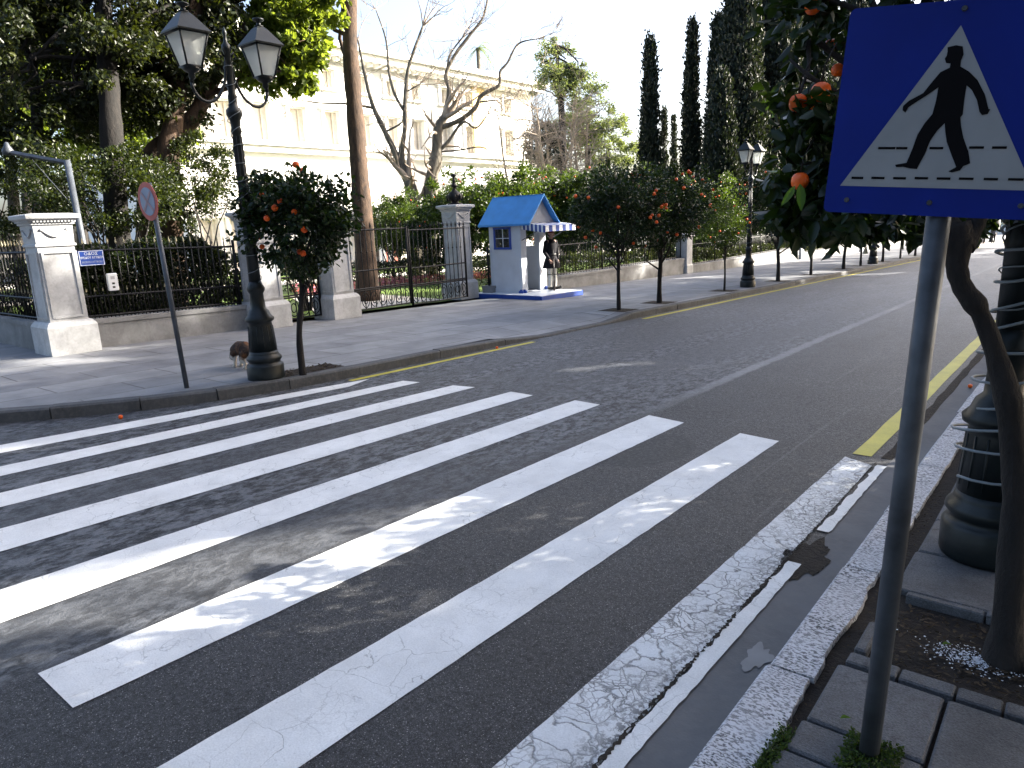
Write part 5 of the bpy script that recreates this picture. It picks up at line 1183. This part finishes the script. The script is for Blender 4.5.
def hedge(label, x0, x1, y0, y1, h, nl, seed, mat='hedge', leaf=(.07, .038), zb=.1):
    t = empty('hedge', ((x0 + x1) / 2, (y0 + y1) / 2, gz((y0 + y1) / 2) + .1), 0, label, 'hedge'); rng = np.random.default_rng(seed); o = t.location
    P = np.empty((nl, 3)); P[:, 0] = rng.uniform(x0, x1, nl); P[:, 1] = rng.uniform(y0, y1, nl); P[:, 2] = h * rng.random(nl) ** .75
    edge_ = rng.random(nl); P[:, 0] = np.where(edge_ < .45, x1 - rng.random(nl) ** 2 * .12, P[:, 0]); P[:, 2] = np.where((edge_ > .45) & (edge_ < .8), h - rng.random(nl) ** 2 * .12, P[:, 2])
    bumpy = .12 * np.sin(P[:, 1] * 3.1 + seed) + .08 * np.sin(P[:, 1] * 7.7) + .05 * np.sin(P[:, 0] * 9); P[:, 2] *= 1 + bumpy * .5; P[:, 0] += bumpy * .5
    P[:, 2] += SL * P[:, 1] + .1; P -= np.array([o.x, o.y, o.z]); link('foliage', leaf_mesh('foliage', P, leaf[0], leaf[1], M[mat], seed, None, 0, 0.1), t)
    mb = MB(); rr = random.Random(seed)
    for k in range(int((y1 - y0) * 2.5) + int((x1 - x0) * 1.5)):
        x, y = rr.uniform(x0 + .1, x1 - .1), rr.uniform(y0, y1); limb(mb, (x - o.x, y - o.y, gz(y) + .05 - o.z), (x - o.x + rr.uniform(-.1, .1), y - o.y + rr.uniform(-.15, .15), gz(y) + .1 + h * .85 - o.z), .018, .006, seed + k, .05, 4)
    mb.build('stems', M['bark'], t); return t
hedge('tall dark hedge behind the railing between corner pillar and lamp post', -13.7, -12.75, 4.3, 7.3, 1.6, 24000, 51)
hedge('dark hedge behind the railing left of the corner pillar', -24, -12.9, 4.5, 5.3, 1.4, 22000, 52)
hedge('low hedge behind the garden wall between sentry box and first far pillar', -13.7, -12.85, 14.8, 26.2, .95, 15000, 53, 'bush')
hedge('low sunlit hedge behind the fence past the first far pillar', -13.7, -12.85, 26.4, 52, .85, 16000, 54, 'bush', (.1, .055))
hedge('low far hedge near the end of the garden fence', -13.7, -12.85, 52.2, 80, 1.2, 7000, 55, 'bush', (.16, .09))
hedge('low dark hedge on the lawn behind the main gate', -21.0, -20.0, 12, 24, .8, 9000, 56, 'hedge', (.09, .05))
q0 = onX(420, 262, -17.5)
rng = np.random.default_rng(5); n = 3500; P = np.column_stack([rng.uniform(-19.4, -18.6, n), rng.uniform(13, 26, n), rng.random(n) * .3]); P[:, 2] += SL * P[:, 1] + .12
tag(link('flower_bed', leaf_mesh('flower_bed', P, .08, .06, M['flower'], 4)), 'strip of pink flowers on the lawn behind the main gate', 'flowers', kind='stuff')

# metal arm behind the corner pillar
pa = px(82, 238, 12.2); pt = px(67, 161, 12.2); pl = px(8, 152, 12.6); base = Vector((pa.x, pa.y, gz(pa.y) + .1))
t = empty('metal_arm', base, 0, 'grey metal post with horizontal arm and stay cable behind the corner pillar', 'post'); 
dv = (pa - pt); k_ = (pt.z - base.z) / (pt.z - pa.z); foot = pt + dv * k_
mb = MB(); mb.tube([foot - base, pt - base], .055, 8); mb.build('post', M['galv_dark'], t)
mb = MB(); mb.tube([pt - base + Vector((0, 0, -.03)), pl - base], .04, 4, smooth=False); mb.build('arm', M['galv'], t)
mb = MB(); mb.tube([px(28, 155, 12.5) - base, px(72, 205, 12.2) - base], .008, 5); mb.build('stay_cable', M['galv'], t)
mb = MB(); c = pl - base; mb.lathe([(.02, -.06), (.09, -.04), (.10, .02), (.05, .1), (.03, .16), (.005, .17)], 12, tuple(c)); mb.build('lamp_head', M['galv_dark'], t)

# ------------------------------------------------------------------ bare trees
def twigs(mb, p, d, L, r, lev, rr, spread=.55, up=.12, n=5, minr=.006):
    pts = [Vector(p)]; rad = [r]; q = Vector(p); d = Vector(d).normalized(); k = 4
    for i in range(k):
        d = (d + Vector((rr.gauss(0, .14), rr.gauss(0, .14), rr.gauss(0, .14) + up * .4))).normalized(); q = q + d * L / k; pts.append(q.copy()); rad.append(max(minr, r * (1 - .6 * (i + 1) / k)))
    mb.tube(pts, rad, n, caps=False)
    if lev > 0:
        for j in range(rr.choice((2, 3))):
            s = pts[rr.choice((2, 3, 4))]; nd = (d + Vector((rr.gauss(0, spread), rr.gauss(0, spread), rr.gauss(0, spread) + up))).normalized(); twigs(mb, s, nd, L * rr.uniform(.5, .75), max(minr, r * .42), lev - 1, rr, spread, up, max(3, n - 1), minr)
def bare(label, base, limbs, seed, mat='bark_pale', tw=.9, lev=2, minr=.008, group='bare winter trees in the garden'):
    b = Vector(base); t = empty('bare_tree', b, 0, label, 'tree', group); mb = MB(); m2 = MB(); rr = random.Random(seed)
    for li, (pts, rad) in enumerate(limbs):
        rad = [q_ * (.75 if li else .9) for q_ in rad]
        P = trunk_tube(mb, [Vector(p) - b for p in pts], rad, 9, .10, seed)
        e = P[-1]; d = P[-1] - P[-3]
        for k in range(6): twigs(m2, e, (d.normalized() + Vector((rr.gauss(0, .5), rr.gauss(0, .5), rr.gauss(0, .4)))), tw * 1.3, rad[-1] * .7, lev, rr, minr=minr)
        for k in range(max(2, len(P) // 3)):
            s = P[rr.randrange(len(P) // 3, len(P))]; twigs(m2, s, (rr.gauss(0, 1), rr.gauss(0, 1), rr.uniform(0, .8)), tw, rad[-1] * .55, lev - 1, rr, minr=minr)
    mb.build('trunk', M[mat], t); m2.build('twigs', M['twig'], t); return t
D = 29; tb = px(414, 235, D); base = (tb.x, tb.y, gz(tb.y) + .05); q = lambda x, y, d=D: P3(x, y, d)
bare('bare grey tree with forked limbs just right of the tall straight trunk', base,
     [([base, q(413, 205), q(409, 182)], [.36, .32, .26]), ([q(410, 190), q(396, 155), q(385, 132), q(373, 106), q(365, 75), q(358, 40)], [.2, .17, .15, .12, .09, .05]),
      ([q(373, 108), q(350, 104, 28.5), q(320, 103, 28), q(300, 100, 27.5)], [.08, .06, .045, .03]), ([q(385, 132), q(400, 124), q(403, 118)], [.06, .05, .03]),
      ([q(411, 190), q(402, 158), q(405, 128), q(405, 100), q(408, 70), q(415, 48), q(423, 26)], [.19, .16, .13, .12, .1, .08, .06]), ([q(405, 112), q(395, 95), q(389, 72), q(386, 40), q(376, 10)], [.09, .08, .07, .05, .03]),
      ([q(406, 92), q(413, 88), q(420, 84)], [.05, .04, .03])], 61)
tb = px(430, 235, D + 1); base = (tb.x, tb.y, gz(tb.y) + .05)
bare('bare brown tree with a curved fork reaching right above the urn pillar', base,
     [([base, q(430, 195), q(436, 160), q(438, 130), q(444, 118)], [.36, .32, .27, .22, .18]), ([q(440, 128), q(446, 108), q(449, 90), q(446, 75), q(455, 55), q(470, 35), q(484, 15), q(490, -20)], [.15, .13, .12, .11, .1, .085, .06, .04]),
      ([q(446, 75), q(450, 55), q(462, 38)], [.06, .05, .04]), ([q(440, 128), q(460, 120), q(475, 108), q(482, 95), q(499, 85), q(500, 72), q(508, 62), q(518, 44), q(536, 39)], [.15, .13, .12, .11, .10, .07, .06, .05, .025]),
      ([q(430, 160), q(448, 142), q(463, 122), q(476, 128), q(488, 114)], [.12, .09, .07, .05, .035]), ([q(437, 152), q(460, 150), q(480, 147), q(492, 152)], [.05, .045, .04, .02]), ([q(480, 102), q(496, 100)], [.05, .03])], 62)
for i, (x, d, lab, sd_) in enumerate(((545, 46, 'pale twiggy bare tree beside the right corner of the mansion', 71), (562, 44, 'pale twiggy bare tree behind the garden orange trees, in front of the conifer', 72), (585, 47, 'pale twiggy bare tree right of the conifer trunk', 73), (522, 47, 'thin pale bare tree in front of the last mansion windows', 74))):
    tb = px(x, 220, d); base = Vector((tb.x, tb.y, gz(tb.y) + .05)); t = empty('bare_tree', base, 0, lab, 'tree', 'pale twiggy trees beyond the garden'); mb = MB(); m2 = MB(); rr = random.Random(sd_)
    for k in range(4 if i < 3 else 3):
        a = rr.uniform(-.28, .28); c_ = rr.uniform(-.3, .3); P = trunk_tube(mb, [(0, 0, 0), (a * 2, c_ * 2, 3.0), (a * 4.5, c_ * 4.5, 6.2), (a * 7 + rr.uniform(-.4, .4), c_ * 6, 9.0 + rr.uniform(-.8, .8))], [.14, .11, .07, .03], 7, .06, sd_ + k)
        for j in range(22 if i < 3 else 10): s = P[rr.randrange(4, len(P))]; twigs(m2, s, (rr.gauss(0, 1), rr.gauss(0, 1), rr.uniform(.1, 1)), 1.5, .035, 2, rr, .7, .05, 4, .011)
    mb.build('trunk', M['twig'], t); m2.build('twigs', M['twig'], t)

# ------------------------------------------------------------------ cypresses and conifers
def cypress(x, ytop, ybot, depth, wpx, label, seed, nl=16000, name='cypress_tree', leaf=(.26, .13)):
    top = px(x, ytop, depth); base = Vector((top.x, top.y, gz(top.y) + .05)); H = top.z - base.z; r = wpx / 2 / F * depth; t = empty(name, base, 0, label, 'tree', 'cypress trees beyond the garden')
    rng = np.random.default_rng(seed); nc = int(nl / 34); zz = rng.random(nc) ** .8; prof = lambda z: r * np.minimum(1, (1 - z) * 1.05 + .05) ** .85 * (z < 1.01) * np.minimum(1, z * 6 + .45)
    q = rng.uniform(0, 6.283, nc); rad = prof(zz) * (.55 + .5 * rng.random(nc)) * (1 + .12 * np.sin(q * 3 + zz * 20 + seed)); C = np.column_stack([rad * np.cos(q), rad * np.sin(q), .3 + zz * (H - .5)])
    k = 34; P = (C[:, None, :] + rng.normal(size=(nc, k, 3)) * np.array([.16, .16, .34]) * (r / 1.2) ** .5).reshape(-1, 3)
    O = np.column_stack([P[:, 0], P[:, 1], np.full(len(P), r * 2.2)]); O /= np.linalg.norm(O, axis=1)[:, None]
    link('crown', leaf_mesh('crown', P, leaf[0], leaf[1], M['cypress'], seed, O, 1.3, -.4), t)
    mb = MB(); trunk_tube(mb, [(0, 0, -.05), (.03, .02, H * .5), (0, 0, H * .96)], [.22 * r ** .5, .14 * r ** .5, .02], 8, .05, seed); mb.build('trunk', M['bark'], t); return t
cypress(650, 41, 160, 48, 27, 'leftmost tall narrow cypress against the white sky', 81)
cypress(664, 109, 160, 62, 13, 'short thin cypress just right of the leftmost tall one', 82, 3500)
cypress(674, 114, 160, 66, 10, 'second short thin cypress right of the leftmost tall one', 83, 3000)
cypress(692, 24, 160, 50, 25, 'second tall narrow cypress from the left', 84)
cypress(718, 19, 160, 48, 32, 'third tall cypress from the left with a broad base', 85, 20000)
cypress(742, -50, 170, 44, 74, 'huge dark cypress behind the second street lamp', 86, 46000)
cypress(782, -110, 170, 46, 84, 'huge dark cypress just right of the second street lamp', 87, 50000)
cypress(722, 78, 160, 42, 44, 'broad dark low cypress in front of the tall row', 91, 28000)
cypress(822, -80, 160, 50, 80, 'huge dark cypress partly hidden by the near orange leaves', 88, 36000)
cypress(862, -60, 160, 54, 60, 'huge dark cypress hidden behind the blue sign', 89, 20000)
cypress(900, 60, 160, 64, 50, 'dark cypress low behind the blue sign', 90, 9000)
# tall conifer right of mansion
tb = px(565, 225, 55); base = (tb.x, tb.y, gz(tb.y)); D = 55
spread_tree('conifer_tree', 'tall pale green conifer right of the mansion', base, [(base, .4), (P3(562, 120, D), .28), (P3(556, 45, D), .08)], 'pine',
    [(P3(556, 58, D), (1.5, 1.5, 1.9), 26, .5, 2600, .2), (P3(552, 80, D), (2.2, 2.2, 1.5), 30, .55, 3000, .2), (P3(575, 88, D), (2.6, 2, 1.1), 30, .5, 2600, .2), (P3(580, 72, D), (1.2, 1, .8), 12, .4, 900, .2), (P3(585, 108, D), (2.4, 2, 1.1), 20, .5, 2000, .2)], (.22, .09), 'bark', 8, seed=93, limbs=4, limb_r=.08)
for i, (x, y, d, rx, rz, lab) in enumerate(((588, 128, 58, 3.0, 1.5, 'dark conifer tree right of the pale twiggy trees, upper one'), (608, 150, 60, 3.0, 2.2, 'broad dark tree on the skyline left of the first cypress'), (548, 150, 56, 1.6, 1.9, 'dark tree behind the pale twiggy trees at the mansion corner'))):
    tb = px(x, 225, d); base = (tb.x, tb.y, gz(tb.y)); spread_tree('conifer_tree', lab, base, [(base, .35), (P3(x, y + 20, d), .25), (P3(x, y - 8, d), .1)], 'pine' if i != 2 else 'cypress', [(P3(x, y, d), (rx, rx, rz), 46, .6, 5500, .2)], (.24, .1), 'bark', 8, seed=95 + i, limbs=5)
# palm beside the mansion roof
tb = px(478, 48, 72); base = Vector((tb.x, tb.y, gz(tb.y))); t = empty('palm_tree', base, 0, 'distant palm tree rising behind the mansion roof', 'tree'); mb = MB(); mb.tube([(0, 0, 0), (0, 0, tb.z - base.z)], [.3, .2], 8); mb.build('trunk', M['bark_pale'], t)
mb = MB(); rr = random.Random(5)
for k in range(26):
    a = rr.uniform(0, 6.28); L_ = rr.uniform(1.4, 2.0); el = rr.uniform(-.6, 1.1); c0 = Vector((0, 0, tb.z - base.z)); dirv = Vector((math.cos(a), math.sin(a), 0)); sd2 = Vector((-math.sin(a), math.cos(a), 0)); pts = []
    for i in range(7): q_ = i / 6; pts.append(c0 + dirv * L_ * q_ * math.cos(el * .6) + Vector((0, 0, L_ * (el * q_ - .9 * q_ * q_))))
    for i in range(6):
        for sg in (-1, 1):
            for j in (0, .5): s0 = pts[i].lerp(pts[i + 1], j); e = s0 + sd2 * sg * .42 * math.sin(math.pi * (i + .6) / 6.6) + dirv * .12 - Vector((0, 0, .18)); mb.add([s0, s0 + dirv * .07, e], [(0, 1, 2)])
mb.build('fronds', M['pine'], t)

# ------------------------------------------------------------------ far end of the street and trees round the place
bt_ = [(-16, 92, 7, 5), (-11, 104, 8, 5), (-20, 70, 7, 4), (-24, 100, 9, 6), (-18, 125, 9, 6)]
def parktree(x, y, H, r, seed, label, mat='oak', nl=9000, leaf=(.26, .14), group='broad park trees', trunk=.22, zb=.45, flat=.5, gaps=False):
    base = (x, y, gz(y)); top = Vector((x, y, gz(y) + H * .55))
    c = (x, y, gz(y) + H * (1 + zb) / 2); return spread_tree('park_tree', label, base, [(base, trunk * 1.3), ((x + .1, y, gz(y) + H * .25), trunk), (tuple(top), trunk * .7)], mat, [(c, (r, r, H * (1 - zb) / 2), 70, r * .2, nl, .3)], leaf, 'bark', 10, group, 'tree', seed, 9, trunk * .35, gaps)
for i, (x, y, H, r) in enumerate(bt_): parktree(x, y, H, r, 200 + i, ['dark broad tree closing the street on the left', 'dark broad tree at the end of the left pavement', 'dark broad tree behind the fourth far pillar', 'broad tree deep in the garden far down the street', 'broad tree beyond the end of the garden fence'][i], nl=5000, leaf=(.4, .22))
far = empty('pale_building', (-14, 150, gz(150)), 0, 'pale building glimpsed at the far end of the street', 'building'); mb = MB(); mb.box((0, 0, 4), (30, 6, 9)); mb.build('wall', M['facade'], far)
for k in range(8):
    mb = MB(); mb.box((-12 + k * 3.4, -3.02, 3.5), (1.2, .1, 2.0)); mb.build('window', M['shutter'], far)
# the park opposite: trees whose shade covers the street
PARK = [(5.0, 5.0, 12, 3.8), (5.2, 11.0, 14, 4.0), (5.4, 17, 16, 4.2), (5.2, 23.5, 18, 4.3), (5.6, 30, 19, 4.5), (5.4, 37, 19, 4.5), (5.6, 44, 18, 4.5), (6, 52, 17, 4.6), (6, 61, 14, 4.6), (6, 71, 14, 4.6), (11.5, 9, 17, 4.8), (11.5, 18, 18, 5.0), (11.5, 27, 18, 5.0), (11.5, 36, 18, 5)]
PL = ['nearest of the front row', 'second of the front row', 'third of the front row', 'fourth of the front row', 'fifth of the front row', 'sixth of the front row', 'seventh of the front row', 'eighth of the front row', 'ninth of the front row', 'last of the front row', 'nearest of the back row', 'second of the back row', 'third of the back row', 'last of the back row']
PARK += [(6.0, -2.5, 12, 3.9), (5.5, -10, 13, 4), (10, -4, 15, 4.5)]  # out of view, added to darken the near right side
PL += ['unseen, added for shade beside the crossing', 'behind the crossing, unseen, added for shade', 'unseen, added for shade deep in the park behind the crossing', 'unseen, added for shade close behind the viewer', 'unseen, added for shade farther behind the viewer', 'unseen, added for shade across the side street behind the crossing', 'unseen, added for shade far across the side street', 'unseen, added for shade at the near end of the street']
PARK += [(3.8, -7.5, 10, 3.4), (2.8, -15, 13, 4.2), (-11, -14, 13, 4.5), (-20, -12, 14, 5), (-3.5, -26, 15, 6)]  # added behind the viewer to cut sky light on the sign
gapline(g(-30, 640), g(120, 618), .5, .45, 8, seed=1); gapline(g(120, 618), g(260, 600), .4, .34, 7, seed=2)
gapline(g(250, 572), g(420, 535), .3, .36, 9, seed=3); gapline(g(400, 532), g(530, 515), .4, .34, 7, seed=4); gapline(g(610, 500), g(705, 488), .36, .32, 5, seed=5); gapline(g(700, 488), g(775, 478), .32, .28, 4, seed=6)
gapline(g(0, 452), g(70, 445), .14, .08, 4, seed=7); gapline(g(560, 372), g(640, 362), .12, .1, 3, seed=8)
gapline((-12.1, 3.9, 2.1), (-12.1, 4.25, 1.15), .5, .1, 6, seed=9)
gapline(g(610, 290, .12), g(720, 279, .12), .12, .2, 9, .2, seed=10); gapline(g(730, 278, .12), g(910, 251, .12), .25, .9, 16, .3, seed=11)
#gapline((-13.4, 18, .6), (-13.4, 40, -.1), .2, .6, 18, .3, seed=12)
gapline(g(930, 262), g(1000, 250), .3, .8, 6, .3, seed=13)
for i, (x, y, H, r) in enumerate(PARK): parktree(x, y, H, r, 300 + i, 'broad park tree across the street on the right, ' + PL[i], nl=14000, leaf=(.42, .26), group='park trees right of the street', zb=.18, gaps=True)
o = copy_tree(protos[1]); o.location = (1.9, -.6, gz(-.6) + .05); o['group'] = GR; o['label'] = 'unseen dark orange tree added for shade on the right pavement beside the crossing'  # added out of view to shade the sign and near pavement

# ------------------------------------------------------------------ litter, moss, weeds
def ground_leaves(name, label, cat, mat, n, region, L, W, seed, dz=.03, flat=.25, zs=.015):
    rng = np.random.default_rng(seed); x0, x1, y0, y1 = region; P = np.column_stack([rng.uniform(x0, x1, n), rng.uniform(y0, y1, n), rng.random(n) * zs]); P[:, 2] += SL * P[:, 1] + dz
    o = link(name, leaf_mesh(name, P, L, W, M[mat], seed, np.tile([0, 0, .01], (n, 1)), 0, 0)); v = np.empty(len(o.data.vertices) * 3); o.data.vertices.foreach_get('co', v); v = v.reshape(-1, 3)
    base = np.repeat(P, 6, axis=0); v[:, 2] = base[:, 2] + np.abs(v[:, 2] - base[:, 2]) * flat; o.data.vertices.foreach_set('co', v.ravel()); return tag(o, label, cat, kind='stuff')
ground_leaves('leaf_litter', 'dry brown leaf litter in the tree pit by the near orange tree', 'leaf litter', 'dryleaf', 900, (-.5, .5, 2.74, 3.25), .032, .014, 1, .012)
ground_leaves('moss', 'green moss in the joint behind the white kerb stones', 'moss', 'moss', 2600, (-.655, -.60, 1.0, 2.12), .012, .008, 2, .025, .8, .02)
ground_leaves('moss', 'green moss round the foot of the near sign pole', 'moss', 'moss', 1500, (-.46, -.30, 2.02, 2.22), .012, .008, 3, .04, .8, .018)
ground_leaves('leaf_litter', 'dry leaves on the earth along the right kerb', 'leaf litter', 'dryleaf', 160, (-.65, -.57, 2.2, 5), .02, .01, 4, .012)
ground_leaves('weeds', 'small green weeds at the right end of the tree pit', 'weeds', 'moss', 500, (.0, .3, 2.95, 3.2), .035, .012, 5, .015, 1, .05)
ground_leaves('leaf_litter', 'dry leaves on the earth at the foot of the small street tree', 'leaf litter', 'dryleaf', 220, (-7.62, -7.24, 4.65, 5.5), .05, .025, 6, .125)
# irregular scatter of white flakes in pit
mb = MB(); rr = random.Random(6); c = g(968, 655, .03)
for k in range(900):
    a = rr.uniform(0, 6.28); d = abs(rr.gauss(0, 1)); x, y = c.x + .02 + .10 * d * math.cos(a), c.y + .05 * d * math.sin(a); r_ = rr.uniform(.001, .0045); z = gz(y) + .016 + rr.uniform(0, .004)
    pts = [(x + r_ * rr.uniform(.6, 1.3) * math.cos(i * 1.05), y + r_ * rr.uniform(.6, 1.3) * math.sin(i * 1.05), z + rr.uniform(0, .002)) for i in range(6)]; mb.add(pts, [tuple(range(6))])
tag(mb.build('white_flakes', M['plaque_white']), 'scatter of small white flakes on the earth of the near tree pit', 'paint flakes', kind='stuff')
# few single green leaves
for (x, y, lab) in ((840, 719, 'green fallen leaf on the grey paving stone left of the sign pole'), (942, 645, 'green fallen leaf on the earth in the near tree pit')):
    p = g(x, y, .06 if y > 700 else .03); mb = MB(); L_ = .035; vs = []; a = Vector((.8, .6, 0)).normalized(); s = Vector((-.6, .8, 0))
    for sg in (-1, 1):
        vs = []
        for q_, w_ in ((0, .05), (.25, .8), (.5, 1), (.8, .6), (1, .03)): vs += [a * L_ * q_ + Vector((0, 0, .004)), a * L_ * q_ + s * sg * .009 * w_ + Vector((0, 0, .008 * w_ + .002))]
        mb.add(vs, [(2 * i, 2 * i + 1, 2 * i + 3, 2 * i + 2) for i in range(4)], True)
    o = mb.build('fallen_leaf', M['grass_leaf'], loc=p); tag(o, lab, 'leaf')

# ------------------------------------------------------------------ bring everything to real size
for o in list(sc.objects):
    if o.parent is None and o.type not in ('CAMERA', 'LIGHT'):
        o.location = o.location * K; o.scale = o.scale * K
